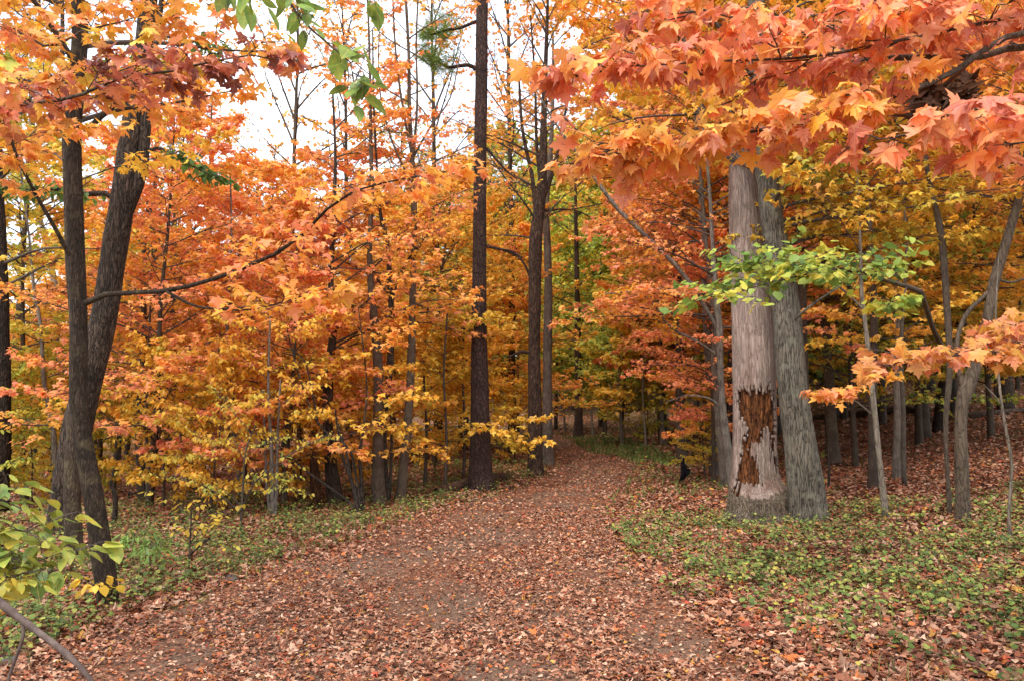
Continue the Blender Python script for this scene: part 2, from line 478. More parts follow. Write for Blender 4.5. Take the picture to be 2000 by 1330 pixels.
def bark_mat(name, c0, c1, c2, scale=14.0, stretch=.16, crack=.5, crack_w=.06, bump=.5, moss=None, own=True, stain=None):
    """c0 furrow, c1 bark, c2 pale ridges"""
    m, out, N, Lk = nodes(name)
    tcn = N("TexCoord"); mp = N("Mapping"); mp.inputs["Scale"].default_value = (1, 1, stretch)
    Lk(tcn.outputs["Object"], mp.inputs["Vector"])
    wz = N("TexNoise", Scale=scale * .5, Detail=4.0); Lk(mp.outputs[0], wz.inputs["Vector"])
    add = N("MixRGB"); add.blend_type = 'ADD'; add.inputs["Fac"].default_value = .14
    Lk(mp.outputs[0], add.inputs["Color1"]); Lk(wz.outputs["Color"], add.inputs["Color2"])
    vo = N("TexVoronoi", feature='DISTANCE_TO_EDGE', Scale=scale); Lk(add.outputs[0], vo.inputs["Vector"])
    ed = ramp(N, Lk, vo.outputs["Distance"], [(0, (0, 0, 0)), (crack_w, (.55, .55, .55)), (crack_w * 3.5, (1, 1, 1))])
    nz = N("TexNoise", Scale=scale * 2.2, Detail=8.0, Roughness=.65); Lk(mp.outputs[0], nz.inputs["Vector"])
    big = N("TexNoise", Scale=2.3, Detail=5.0, Roughness=.6); Lk(tcn.outputs["Object"], big.inputs["Vector"])
    oi = N("ObjectInfo")
    base = ramp(N, Lk, nz.outputs["Fac"], [(.25, c0), (.5, c1), (.78, c2)])
    base = mixc(N, Lk, crack, base, ed, 'MULTIPLY')
    bl = ramp(N, Lk, big.outputs["Fac"], [(.3, (.62, .60, .58)), (.7, (1.25, 1.22, 1.2))])
    base = mixc(N, Lk, 1.0, base, bl, 'MULTIPLY')
    if moss:
        ms = N("TexNoise", Scale=6.0, Detail=7.0, Roughness=.7); Lk(tcn.outputs["Object"], ms.inputs["Vector"])
        mm = ramp(N, Lk, ms.outputs["Fac"], [(.52, (0, 0, 0)), (.66, (.75, .75, .75))])
        base = mixc(N, Lk, mm, base, moss)
    if stain:
        st = N("TexNoise", Scale=2.6, Detail=6.0, Roughness=.6, Distortion=.8); Lk(mp.outputs[0], st.inputs["Vector"])
        base = mixc(N, Lk, ramp(N, Lk, st.outputs["Fac"], [(.5, (0, 0, 0)), (.62, (.8, .8, .8))]), base, stain)
    if own: base = mixc(N, Lk, 1.0, base, oi.outputs["Color"], 'MULTIPLY')
    bs = N("BsdfPrincipled", Roughness=.85); bs.inputs["Specular IOR Level"].default_value = .2
    Lk(base, bs.inputs["Base Color"])
    h = mixc(N, Lk, .45, ed, nz.outputs["Fac"])
    bp = N("Bump", Strength=bump, Distance=.03); Lk(h, bp.inputs["Height"]); Lk(bp.outputs[0], bs.inputs["Normal"])
    Lk(bs.outputs[0], out.inputs["Surface"])
    return m
M['oak'] = bark_mat("furrowed_bark", (.035, .025, .02), (.105, .078, .058), (.19, .15, .115), 30, .18, .85, .08, 1.0)
M['ridged'] = bark_mat("fine_ridged_bark", (.03, .021, .016), (.082, .06, .043), (.14, .108, .08), 42, .17, .7, .09, .8, moss=(.12, .10, .055))
M['young'] = bark_mat("young_maple_bark", (.055, .042, .032), (.10, .078, .058), (.15, .125, .098), 26, .3, .35, .05, .5, moss=(.13, .115, .07))
M['pine'] = bark_mat("pine_bark", (.028, .017, .014), (.075, .043, .034), (.13, .08, .064), 24, .35, .7, .08, .9)
M['grey'] = bark_mat("grey_maple_bark", (.10, .082, .068), (.19, .16, .13), (.28, .25, .21), 20, .22, .5, .05, .6, moss=(.20, .19, .13))
M['crack'] = bark_mat("cracked_maple_bark", (.08, .068, .05), (.145, .125, .093), (.215, .19, .145), 27, .14, .72, .03, .9, moss=(.20, .19, .135))
M['silver'] = bark_mat("weathered_dead_wood", (.19, .13, .10), (.32, .24, .195), (.44, .355, .30), 30, .11, .25, .03, .75, stain=(.17, .10, .068))
M['rot'] = bark_mat("rotten_orange_wood", (.035, .013, .007), (.20, .07, .022), (.40, .155, .045), 22, .18, .75, .10, 1.0)
M['foot'] = bark_mat("fibrous_dead_foot", (.07, .05, .033), (.19, .145, .10), (.33, .27, .20), 38, .2, .5, .05, .9)
M['shoot'] = bark_mat("leafy_twig_bark", (.045, .035, .028), (.085, .066, .053), (.13, .11, .09), 30, .5, .1, .05, .1, own=False)
M['log'] = bark_mat("fallen_log_bark", (.06, .045, .035), (.13, .10, .08), (.24, .2, .17), 12, .5, .5, .06, .8)
M['twig'] = bark_mat("twig_bark", (.045, .035, .028), (.085, .066, .053), (.13, .11, .09), 30, .5, .1, .05, .1)
M['black'] = bark_mat("black_plastic", (.006, .006, .007), (.009, .008, .01), (.012, .012, .013), 30, 1, .1, .05, .3)
M['stone'] = bark_mat("grey_stone", (.13, .115, .10), (.21, .19, .17), (.32, .30, .28), 6, 1, .2, .05, .8)

def ground_mat(name, path=False):
    m, out, N, Lk = nodes(name)
    geo = N("NewGeometry"); P = geo.outputs["Position"]
    def vor(s):
        v = N("TexVoronoi", Scale=s); Lk(P, v.inputs["Vector"]); return v
    v1 = vor(38.0); sp = N("SeparateColor"); Lk(v1.outputs["Color"], sp.inputs[0])
    lit = ramp(N, Lk, sp.outputs[0], [(0, (.20, .082, .043)), (.2, (.28, .13, .07)), (.4, (.14, .055, .03)), (.55, (.33, .18, .105)), (.7, (.23, .075, .034)), (.82, (.085, .04, .026)), (.93, (.34, .10, .03))], 'CONSTANT')
    shade = ramp(N, Lk, v1.outputs["Distance"], [(0, (1, 1, 1)), (.55, (.8, .8, .8)), (.9, (.35, .3, .3))])
    lit = mixc(N, Lk, 1.0, lit, shade, 'MULTIPLY')
    n1 = N("TexNoise", Scale=70.0, Detail=9.0, Roughness=.7); Lk(P, n1.inputs["Vector"])
    n2 = N("TexNoise", Scale=.9, Detail=5.0, Roughness=.6); Lk(P, n2.inputs["Vector"])
    dirt = ramp(N, Lk, n1.outputs["Fac"], [(.36, (.05, .029, .019)), (.5, (.14, .083, .053)), (.62, (.30, .185, .12))])
    f = ramp(N, Lk, n2.outputs["Fac"], [(.42, (1, 1, 1)), (.58, (0, 0, 0))] if path else [(.55, (0, 0, 0)), (.75, (.6, .6, .6))])
    col = mixc(N, Lk, f, lit, dirt)
    if not path:
        v2 = vor(45.0); g = N("TexNoise", Scale=.55, Detail=6.0, Roughness=.65); Lk(P, g.inputs["Vector"])
        s2 = N("SeparateColor"); Lk(v2.outputs["Color"], s2.inputs[0])
        gm = mathn(N, Lk, 'LESS_THAN', s2.outputs[1], mathn(N, Lk, 'MULTIPLY', ramp(N, Lk, g.outputs["Fac"], [(.42, (0, 0, 0)), (.62, (1, 1, 1))]), .45))
        gc = ramp(N, Lk, s2.outputs[2], [(0, (.09, .13, .03)), (.5, (.17, .20, .05)), (.8, (.30, .26, .06))], 'CONSTANT')
        col = mixc(N, Lk, gm, col, gc)
    bs = N("BsdfPrincipled", Roughness=.9); bs.inputs["Specular IOR Level"].default_value = .15
    Lk(col, bs.inputs["Base Color"])
    hh = mixc(N, Lk, .5, v1.outputs["Distance"], n1.outputs["Fac"])
    bp = N("Bump", Strength=.6, Distance=.02); Lk(hh, bp.inputs["Height"]); Lk(bp.outputs[0], bs.inputs["Normal"])
    Lk(bs.outputs[0], out.inputs["Surface"])
    return m
M['ground'] = ground_mat("forest_floor")
M['path'] = ground_mat("leafy_dirt", True)

# ---------------------------------------------------------------- ground and path
def sheet(name, xs, ys, mat, lift=0.0, warp=None):
    X, Y = np.meshgrid(xs, ys)
    if warp is not None: X = warp(X, Y)
    V = np.stack([X, Y, gz(X, Y) + lift], -1).reshape(-1, 3)
    r, c = X.shape
    j, i = np.meshgrid(np.arange(r - 1), np.arange(c - 1), indexing='ij')
    q = np.stack([j * c + i, j * c + i + 1, (j + 1) * c + i + 1, (j + 1) * c + i], -1).reshape(-1, 4)
    b = MB(); b.add(V, q)
    return tag(b.build(name, mat), kind="structure")
ys = np.concatenate([np.arange(-14, 2, .8), np.arange(2, 16, .2), np.arange(16, 50, .5), np.arange(50, 260, 5)])
xs = np.concatenate([np.arange(-220, -40, 8), np.arange(-40, -14, 1.2), np.arange(-14, 18, .25), np.arange(18, 50, 1.2), np.arange(50, 221, 8)])
sheet("ground", xs, ys, M['ground'])
sheet("path", np.linspace(0, 1, 26), np.concatenate([np.arange(-3, 16, .2), np.arange(16, 50, .5)]), M['path'], .012,
      lambda u, y: (np.interp(y, EY, EL) + .12 * np.sin(y * 2.3) + .06 * np.sin(y * 6.1)) * (1 - u) + (np.interp(y, EY, ER) + .12 * np.sin(y * 1.9 + 2) + .05 * np.sin(y * 7)) * u)

def scatter(n, y0, y1, x_fn, fall=1.0):
    """points inside the view wedge, denser near the camera"""
    u = rng.uniform(0, 1, n)
    y = y0 * (y1 / y0) ** (u ** fall)
    x = rng.uniform(-1, 1, n) * (.66 * y + 2.3)
    return x, y
def side(x, y):
    return x - np.interp(y, EY, ER), np.interp(y, EY, EL) - x          # >0: right of the path, >0: left of it
def vnoise(x, y, s=1.0, seed=0):
    return (np.sin(x * 1.7 * s + seed) * np.cos(y * 1.3 * s + seed * 2) + np.sin(x * 3.9 * s + y * 2.1 * s + seed) * .6 + np.cos(y * 5.1 * s - x * 2.9 * s) * .4) / 2

# fallen leaves
def litter(n, y0, y1, tpl, s0, s1, mb, fall=1.0):
    x, y = scatter(n, y0, y1, None, fall)
    r, l = side(x, y)
    inp = (r < 0) & (l < 0)
    # worn bare patches down the middle of the path
    mid = (x - (np.interp(y, EY, EL) + np.interp(y, EY, ER)) / 2)
    bare = inp & (vnoise(x, y * .6, .9, 3) + .55 * np.exp(-(mid / .8) ** 2) > .42) & (y < 14) & (rng.uniform(0, 1, n) < (.58 if tpl is SCRAP else .9))
    k = ~bare
    x, y, inp = x[k], y[k], inp[k]
    n = len(x)
    s = rng.uniform(s0, s1, n) * np.where(inp, .8, 1.25)
    az = rng.uniform(0, 6.28, n)
    h = np.column_stack([np.cos(az), np.sin(az), rng.normal(0, .28, n)])
    nn = np.column_stack([rng.normal(0, .32, n), rng.normal(0, .32, n), np.ones(n)])
    z = gz(x, y) + np.where(inp, .014, .012) + rng.uniform(0, .022, n) * np.where(inp, 1, 1.6)
    rnd = np.column_stack([rng.uniform(0, 1, n), rng.uniform(0, 1, n), rng.uniform(0, 1, n)])
    leaves(mb, tpl, np.column_stack([x, y, z]), h, nn, s, rnd, 0, curl=1.0)
lb = MB()
litter(33000, 3.4, 11, MAPLE_MID, .028, .075, lb)
litter(165000, 3.4, 12, SCRAP, .013, .045, lb)
litter(150000, 8, 26, SCRAP, .028, .07, lb, .8)
litter(34000, 20, 48, KITE, .06, .13, lb, .8)
tx, ty = scatter(420, 3.8, 16, None)
ta = rng.uniform(0, 6.28, 420); tl_ = rng.uniform(.05, .28, 420)
td = np.column_stack([np.cos(ta) * tl_, np.sin(ta) * tl_]) / 2
tp = np.stack([np.column_stack([tx + k_ * td[:, 0] + rng.normal(0, .006, 420), ty + k_ * td[:, 1], gz(tx + k_ * td[:, 0], ty + k_ * td[:, 1]) + .03]) for k_ in (-1, 0, 1)], 1)
tubes(lb, tp, rng.uniform(.0015, .005, (420, 1)) * np.array([[1, .8, .5]]), 4, 0, np.tile([.72, .5, .5], (420 * 12, 1)))
tag(lb.build("fallen_leaves", M['litter']), kind="stuff")

# green ground plants and grass on the verges
pb = MB()
def plants(n, y0, y1, keep, size, hgt, tpl=HEART):
    x, y = scatter(n, y0, y1, None, .9)
    r, l = side(x, y)
    k = keep(x, y, r, l)
    x, y = x[k], y[k]
    n = len(x)
    m = 5
    px_ = np.repeat(x, m) + rng.normal(0, size * .9, n * m)
    py_ = np.repeat(y, m) + rng.normal(0, size * .9, n * m)
    z = gz(px_, py_) + rng.uniform(.25, 1, n * m) * hgt
    az = rng.uniform(0, 6.28, n * m)
    h = np.column_stack([np.cos(az), np.sin(az), rng.normal(-.1, .3, n * m)])
    nn = np.column_stack([rng.normal(0, .4, n * m), rng.normal(-.25, .4, n * m), np.ones(n * m)])
    cl_ = np.repeat(rng.uniform(0, 1, n), m)
    rnd = np.column_stack([np.clip(cl_ * .75 + rng.uniform(0, .3, n * m) - .03, 0, .999), cl_, rng.uniform(0, 1, n * m)])
    leaves(pb, tpl, np.column_stack([px_, py_, z]), h, nn, size * rng.uniform(.6, 1.25, n * m), rnd, 0, curl=.6)
    st = rng.uniform(0, 1, n * m) < .35
    a = np.column_stack([px_, py_, gz(px_, py_)])[st]; b = np.column_stack([px_, py_, z])[st]
    tubes(pb, np.stack([a, (a + b) / 2 + rng.normal(0, .01, a.shape), b], 1), np.full((len(a), 3), .0012), 3, 0, None)
U = lambda x: rng.uniform(0, 1, len(x))
plants(19000, 4.5, 13, lambda x, y, r, l: (r > .05) & (r < 6) & (y > 6.6 - r * .55) & (y < 10.8) & (vnoise(x, y, 1.7, 1) * 1.5 + U(x) * 1.0 - np.clip((8.2 - y) * .35, 0, .7) - np.clip(x - 3.4, 0, 2) * .12 > .22), .036, .17)
plants(6500, 3.6, 8, lambda x, y, r, l: (r > .5) & (vnoise(x, y, 1.4, 5) + U(x) * .9 + np.clip(x - 2.2, 0, 1.5) * .35 > .62), .040, .13)
plants(2600, 9, 22, lambda x, y, r, l: (r > -.05) & (r < 3.6) & (vnoise(x, y, .8, 2) + U(x) > .35), .05, .14)
plants(21000, 4.2, 20, lambda x, y, r, l: (l > .15) & (l < 6.5) & (vnoise(x, y, 1.5, 4) * 1.2 + U(x) * 1.2 > .25), .036, .17)
plants(1200, 18, 40, lambda x, y, r, l: ((r > 0) & (r < 5) | (l > 0) & (l < 5)) & (U(x) > .2), .09, .2)
tag(pb.build("ground_plants", M['plant']), kind="stuff")

gb = MB()
def blades(n, y0, y1, keep, h0, h1, w):
    x, y = scatter(n, y0, y1, None, .9)
    r, l = side(x, y)
    k = keep(x, y, r, l); x, y = x[k], y[k]; n = len(x)
    H = rng.uniform(h0, h1, n)
    az = rng.uniform(0, 6.28, n); ln = rng.uniform(.1, .7, n) * H
    a = np.column_stack([x, y, gz(x, y)])
    d = np.column_stack([np.cos(az) * ln, np.sin(az) * ln, np.zeros(n)])
    b = a + d * .35 + [0, 0, 1] * (H * .65)[:, None]; c = a + d + [0, 0, 1] * (H * rng.uniform(.7, 1, n))[:, None]
    s = np.column_stack([-np.sin(az + 1), np.cos(az + 1), np.zeros(n)]) * w
    V = np.stack([a - s, a + s, b - s * .8, b + s * .8, c], 1)
    f = np.array([[0, 1, 3, 2], [2, 3, 4, -1]])
    f = np.where(f[None] >= 0, f[None] + (np.arange(n) * 5)[:, None, None], -1).reshape(-1, 4)
    rnd = np.repeat(np.column_stack([U(x), U(x), U(x)]), 5, axis=0)
    gb.add(V.reshape(-1, 3), f, 0, rnd, smooth=False)
blades(36000, 7, 24, lambda x, y, r, l: (l > -.1) & (l < 2.6) & (vnoise(x, y, 1, 8) + U(x) > .2), .05, .17, .004)
blades(14000, 12, 40, lambda x, y, r, l: (r > -.1) & (r < 2.2) & (y > 13), .08, .2, .007)
blades(60000, 20, 40, lambda x, y, r, l: ((r > -.1) & (r < 2.2) & (y < 31) & (x < 4.3)) | ((l > -.3) & (l < 1.6) & (y > 27)), .10, .24, .014)
blades(6000, 4.4, 10, lambda x, y, r, l: ((l > 0) & (l < 3) | (r > .5) & (r < 4)) & (vnoise(x, y, 1.5, 6) > .25), .06, .2, .003)
tag(gb.build("grass", M['grass']), kind="stuff")

# ---------------------------------------------------------------- single trees, each where it stands
def px_path(pts, Y, dY=0.0):
    """[(px, py, width px)] at distance Y -> points and radii"""
    n = len(pts); out, rad = [], []
    for i, q in enumerate(pts):
        y = q[3] if len(q) > 3 else Y + dY * i / max(n - 1, 1)
        out.append(at(q[0], q[1], y)); rad.append(q[2] * y / F / 2)
    return np.array(out), np.array(rad)

def tpl_for(Y, size=None):
    if Y < 5.2: return MAPLE_HI, .092, True
    if Y < 11: return MAPLE_MID, .088, False
    if Y < 22: return MAPLE_LO, .088, False
    return KITE, .15, False

def limb_from_px(mb, pts, Y, k=6, n=14, bias=(0, 0, 0)):
    P, R = px_path(pts, Y)
    S = spline(np.column_stack([P, R]), n)
    tubes(mb, S[None, :, :3], S[None, :, 3], k, 0)
    return S[:, :3]

def tree(name, label, pts, bark='young', group=None, Y=None, flare=.3, rough=.04, k=12, limbs=(), crowns=(), dY=0.0,
         tint=(1, 1, 1), cat='tree', knots=3, extend=0, n=None):
    """crowns: (py_low, py_high, B, L0, L1, mu, sg, {options}); limbs: ([px pts], leaf spec or None)"""
    base = hit(pts[0][0], pts[0][1]) if Y is None else None
    if Y is None: Y = base[1]
    P, R = px_path(pts, Y, dY)
    P[0][2] = float(gz(P[0][0], P[0][1]))
    o = P[0].copy()
    root = thing(name, o, label, cat, group)
    tb = MB(o)
    if extend:
        d = nrm(P[-1] - P[-2]); d = nrm(d + [0, 0, .6])
        P = np.vstack([P, P[-1] + d * extend * .5, P[-1] + d * extend + rng.normal(0, .1, 3)]); R = np.concatenate([R, [R[-1] * .6, R[-1] * .2]])
    path, rad = trunk(tb, P, R, k=k, flare=flare, rough=rough, knots=knots, n=n)
    cb = MB(o); any_leaf = False; col = (.4, .1, 1.0)
    for i, (lp, spec) in enumerate(limbs):
        bb = MB(o)
        S = limb_from_px(bb, lp, Y)
        bb.build("branch", M[bark], root, tint)
        if spec:
            mu, sg, val, T, tl = spec[:5]
            opt = spec[5] if len(spec) > 5 else {}
            Yl = S[:, 1].mean()
            tpl, sz, hi = tpl_for(Yl)
            fb = MB(o)
            tpl = opt.pop('tpl', tpl); sz = opt.pop('size', sz)
            foliage(fb, S[None], tpl, sz, T=T, S=opt.pop('S', 4), K=opt.pop('K', 5), tl=tl, luv=hi, t0=opt.pop('t0', .25), **opt)
            fb.build("foliage", [M['leaf_fine' if hi else 'leaf'], M['shoot']], root, (mu, sg, val))
    for c in crowns:
        y0, y1, B, L0, L1, mu, sg = c[:7]
        opt = dict(c[7]) if len(c) > 7 else {}
        z0 = at(pts[0][0], y0, Y)[2]; z1 = at(pts[0][0], y1, Y)[2]
        z1 = min(z1, path[-1][2] - .02); z0 = max(z0, path[1][2] + .2)
        val = opt.pop('val', 1.0)
        L = limbs_on(path, z0, z1, B, L0, L1, el=opt.pop('el', (5, 35)), az0=opt.pop('az', math.pi / 2 if Y > 9 else None), aspan=opt.pop('aspan', 2.35), droop=opt.pop('droop', .2))
        rr = float(np.interp((z0 + z1) / 2, path[:, 2], rad))
        fb = MB(o)
        limb_wood(fb, L, min(rr * .5, .03), 1)
        tpl, sz, hi = tpl_for(Y)
        tpl = opt.pop('tpl', tpl); sz = opt.pop('size', sz)
        opt.setdefault('T', 12); opt.setdefault('S', 4); opt.setdefault('K', 5)
        if 9 < Y < 22: opt['K'] = int(opt['K'] * 1.15)
        if opt.pop('bare', False):
            pass
        foliage(fb, L, tpl, sz, **opt)
        fb.build("crown", [M['leaf'], M['shoot']], root, (mu, sg, val))
    tb.build("trunk", M[bark], root, tint)
    return root, path, Y

G1 = "trees lining the left edge of the path"
G2 = "saplings and slim trees in the left woods"
G3 = "slim trees on the right hillside"

# --- left foreground
tree("maple_tree", "dark slim maple leaning at its foot with a long branch over the path",
     [(212, 1186, 37), (207, 1130, 38), (200, 1085, 38), (188, 1000, 35), (178, 940, 36), (168, 886, 34), (158, 830, 35), (154, 770, 34), (153, 690, 32), (154, 620, 31), (150, 520, 31), (146, 400, 30), (144, 260, 30), (152, 150, 30), (156, 60, 29), (150, -60, 26), (156, -260, 20), (150, -480, 12)],
     'ridged', tint=(.85, .8, .75), flare=.06, k=20, rough=.03,
     limbs=[([(168, 592, 12, 6.1), (200, 577, 11, 6.0), (260, 572, 10, 5.9), (330, 568, 9, 5.8), (420, 545, 8, 5.7), (500, 513, 7.5, 5.6), (570, 478, 7, 5.5), (640, 408, 5.5, 5.4), (700, 370, 4, 5.3), (790, 350, 3, 5.2), (900, 330, 2, 5.2)],
             (.34, .14, 1.0, 22, .17, dict(tpl=MAPLE_MID, S=3, K=3, t0=.42))),
            ([(325, 569, 6, 5.8), (380, 598, 5, 5.7), (440, 604, 4.5, 5.6), (500, 604, 4, 5.5), (570, 585, 3, 5.4), (650, 560, 2, 5.4)],
             (.40, .14, 1.0, 12, .25, dict(tpl=MAPLE_MID, S=3, K=3, t0=.35))),
            ([(160, 270, 13, 6.1), (185, 240, 11, 6.2), (215, 215, 10, 6.3), (250, 180, 8, 6.4), (330, 120, 5, 6.6)], (.38, .14, 1.0, 10, .4, dict(S=3, K=4))),
            ([(136, 500, 9, 6.1), (110, 450, 8, 6.0), (70, 380, 7, 5.9), (35, 310, 6, 5.8), (10, 240, 5, 5.8), (-40, 120, 3, 5.8)], (.45, .12, 1.0, 14, .3, dict(S=3, K=4)))],
     crowns=[(250, -300, 12, 1.6, 1.4, .42, .12, dict(T=10, S=3, K=5, el=(5, 35)))])
tree("maple_tree", "straight grey brown trunk close behind the leaning dark maple",
     [(145, 1096, 30), (143, 1010, 29), (140, 920, 26), (145, 820, 22), (147, 720, 17), (142, 600, 15), (135, 510, 14), (132, 430, 12), (128, 300, 11), (122, 150, 9), (122, 0, 7), (116, -160, 5)],
     'ridged', flare=.12, k=14, tint=(1.45, 1.4, 1.3), crowns=[(380, -150, 8, 1.6, 1.5, .50, .13, dict(T=9, S=3, K=5))])
tree("oak_tree", "thick deeply furrowed oak leaning right behind the slim dark maples",
     [(120, 1046, 54), (132, 936, 50), (151, 836, 52), (167, 770, 50), (188, 690, 49), (205, 610, 49), (222, 500, 47), (240, 390, 44), (252, 290, 40), (266, 190, 36), (282, 100, 38), (290, 0, 34), (300, -150, 28), (296, -400, 20)],
     'oak', flare=.14, k=26, rough=.03, tint=(.95, .9, .86),
     limbs=[([(236, 440, 28), (255, 395, 26), (276, 340, 23), (283, 270, 21), (288, 190, 20), (296, 120, 16), (310, 40, 12), (330, -80, 8)], None),
            ([(285, 300, 7), (305, 290, 7), (335, 300, 6), (365, 318, 5), (395, 335, 4), (430, 350, 3)], (.97, .05, .8, 10, .35, dict(tpl=OVAL, S=3, K=4, size=.11))),
            ([(236, 400, 12), (205, 378, 11), (170, 380, 10), (110, 370, 8), (50, 372, 6), (0, 365, 4)], (.97, .05, .8, 12, .22, dict(tpl=OVAL, S=3, K=3, size=.11))),
            ([(286, 130, 12), (240, 140, 8), (200, 150, 6), (160, 120, 4)], (.97, .05, .8, 10, .4, dict(tpl=OVAL, S=3, K=4, size=.11)))],
     crowns=[(100, -200, 8, 2.0, 1.5, .95, .08, dict(T=8, S=3, K=4, tpl=OVAL, size=.12))])
tree("oak_tree", "very dark thick trunk at the outer left behind yellow green leaves",
     [(-8, 1000, 34), (2, 900, 30), (6, 760, 28), (4, 620, 27), (0, 480, 24), (-6, 300, 20), (-10, 100, 16), (-14, -100, 12)], 'oak', tint=(.5, .45, .42), Y=13, group=G2,
     crowns=[(560, 60, 14, 2.4, 1.8, .66, .1, dict(T=8, S=3, K=4))])
tree("sapling", "pale grey sapling left of the oak with a kinked stem",
     [(112, 930, 10), (106, 860, 10), (96, 800, 9), (86, 740, 8), (80, 640, 7), (66, 560, 6), (58, 470, 4), (40, 330, 3)], 'grey', Y=14, group=G2, tint=(1.2, 1.2, 1.2),
     crowns=[(820, 350, 14, 1.6, 1.0, .62, .12, dict(T=9, S=3, K=4))])
tree("tree", "pale grey trunk against the sky gap left of the oak",
     [(135, 900, 16), (128, 800, 15), (118, 700, 14), (108, 620, 13), (104, 540, 12), (80, 430, 9), (60, 300, 6), (62, 150, 4)], 'grey', Y=20, group=G2, tint=(1.4, 1.4, 1.4),
     crowns=[(400, 180, 8, 2.4, 1.4, .70, .1, dict(T=8, S=2, K=4))])

# --- slim trees and saplings in the left woods
V = lambda T=10, S=3, K=5, **k: dict(T=T, S=S, K=K, **k)
tree("sapling", "slim maple sapling with a V shaped fork and coral leaves right of the oak",
     [(393, 948, 13), (399, 860, 11), (404, 760, 10), (408, 680, 9), (409, 560, 7), (411, 430, 5), (411, 300, 4), (415, 180, 2)], 'young', group=G2,
     limbs=[([(402, 760, 7), (425, 700, 6), (440, 650, 5), (468, 590, 4), (500, 520, 3)], (.25, .12, 1.0, 12, .4, dict(S=3, K=4))),
            ([(396, 900, 7), (370, 860, 6), (330, 820, 5), (270, 770, 4), (215, 735, 3)], (.50, .12, .95, 12, .35, dict(S=3, K=4, t0=.3))),
            ([(406, 640, 4), (430, 590, 3), (455, 500, 2), (480, 400, 2)], (.25, .12, 1.0, 12, .4, dict(S=3, K=4)))],
     crowns=[(800, 200, 22, 2.0, 1.0, .27, .13, V(12, 4, 5, el=(10, 40)))])
tree("tree", "short dark trunk with a snapped limb stub low in the left woods",
     [(283, 1008, 22), (280, 950, 19), (276, 905, 17), (272, 850, 15), (276, 760, 13), (282, 650, 11), (280, 520, 8), (290, 380, 5)], 'oak', group=G2, Y=14.5,
     limbs=[([(276, 968, 6), (262, 965, 5), (252, 962, 5), (252, 990, 4), (240, 1010, 3)], None)],
     crowns=[(760, 400, 22, 2.6, 1.6, .35, .14, V(10, 3, 5))])
tree("sapling", "thin straight sapling touching the short dark trunk", [(290, 1005, 8), (288, 900, 7), (286, 800, 6), (292, 650, 5), (298, 480, 3)], 'young', group=G2, Y=14,
     crowns=[(880, 520, 14, 1.7, 1.0, .47, .12, V(9, 3, 5))])
tree("tree", "dark trunk half hidden by amber leaves beyond the curved stub", [(306, 975, 20), (302, 900, 18), (306, 800, 16), (310, 640, 13), (300, 450, 10), (310, 250, 6)], 'oak', group=G2, Y=20, tint=(.8, .8, .8),
     crowns=[(800, 300, 22, 3.0, 1.8, .55, .12, V(9, 3, 5))])
tree("dead_stub", "dark bent dead stem with no crown in the left woods", [(222, 1030, 10), (226, 990, 9), (224, 960, 9), (216, 938, 7)], 'oak', group=G2, flare=.1, cat="stump", knots=1, tint=(.8, .8, .7))
tree("tree", "dark leaning trunk behind the V forked sapling", [(378, 945, 18), (370, 900, 17), (362, 860, 15), (352, 780, 14), (340, 660, 11), (338, 500, 9), (350, 330, 6)], 'oak', group=G2, Y=17,
     crowns=[(780, 360, 22, 2.6, 1.6, .30, .14, V(9, 3, 5))])
tree("sapling", "slim wavy trunk between the V forked sapling and the brown snag", [(477, 1000, 13), (470, 930, 12), (460, 850, 10), (456, 780, 8), (448, 700, 8), (444, 620, 6), (452, 480, 4), (450, 330, 3)], 'grey', group=G2, Y=13.5,
     crowns=[(840, 360, 20, 2.1, 1.2, .36, .14, V(10, 3, 5))])
tree("shrub", "clump of straight stems rising among green weeds left of the snag",
     [(534, 1008, 9), (532, 940, 8), (530, 870, 7), (524, 760, 5), (528, 620, 3)], 'grey', group=G2, cat="shrub",
     limbs=[([(538, 1005, 7), (541, 930, 6), (542, 860, 5), (548, 740, 3)], None), ([(528, 1005, 6), (520, 940, 5), (518, 860, 4), (512, 760, 3)], None),
            ([(536, 1004, 5), (526, 900, 5), (500, 960, 3), (490, 900, 2)], None)],
     crowns=[(900, 640, 16, 1.3, .8, .58, .12, V(8, 3, 4, tpl=OVAL, size=.07))])
tree("snag", "short broken rotten brown snag standing among yellow leaves", [(614, 995, 19), (615, 960, 17), (614, 925, 15), (612, 900, 14), (615, 882, 9)], 'rot', group=G2, cat="stump", flare=.25, rough=.14, knots=5, tint=(.45, .48, .5), k=16)
tree("tree", "dark rough trunk with a stub limb to the right behind the snag",
     [(652, 985, 27), (647, 920, 23), (642, 850, 20), (641, 770, 19), (645, 700, 17), (650, 650, 15), (645, 600, 14), (646, 560, 12), (650, 460, 9), (655, 320, 6), (650, 180, 4)], 'oak', group=G2, tint=(.95, .85, .8), rough=.08,
     limbs=[([(652, 645, 8), (668, 636, 7), (690, 634, 6), (712, 645, 5), (740, 640, 4), (790, 610, 2)], (.42, .12, 1, 10, .35, dict(S=3, K=4))),
            ([(642, 780, 7), (620, 775, 6), (590, 780, 5), (560, 790, 4), (520, 770, 3)], (.33, .15, .9, 10, .35, dict(S=3, K=4)))],
     crowns=[(760, 260, 24, 2.2, 1.4, .38, .14, V(11, 3, 5))])
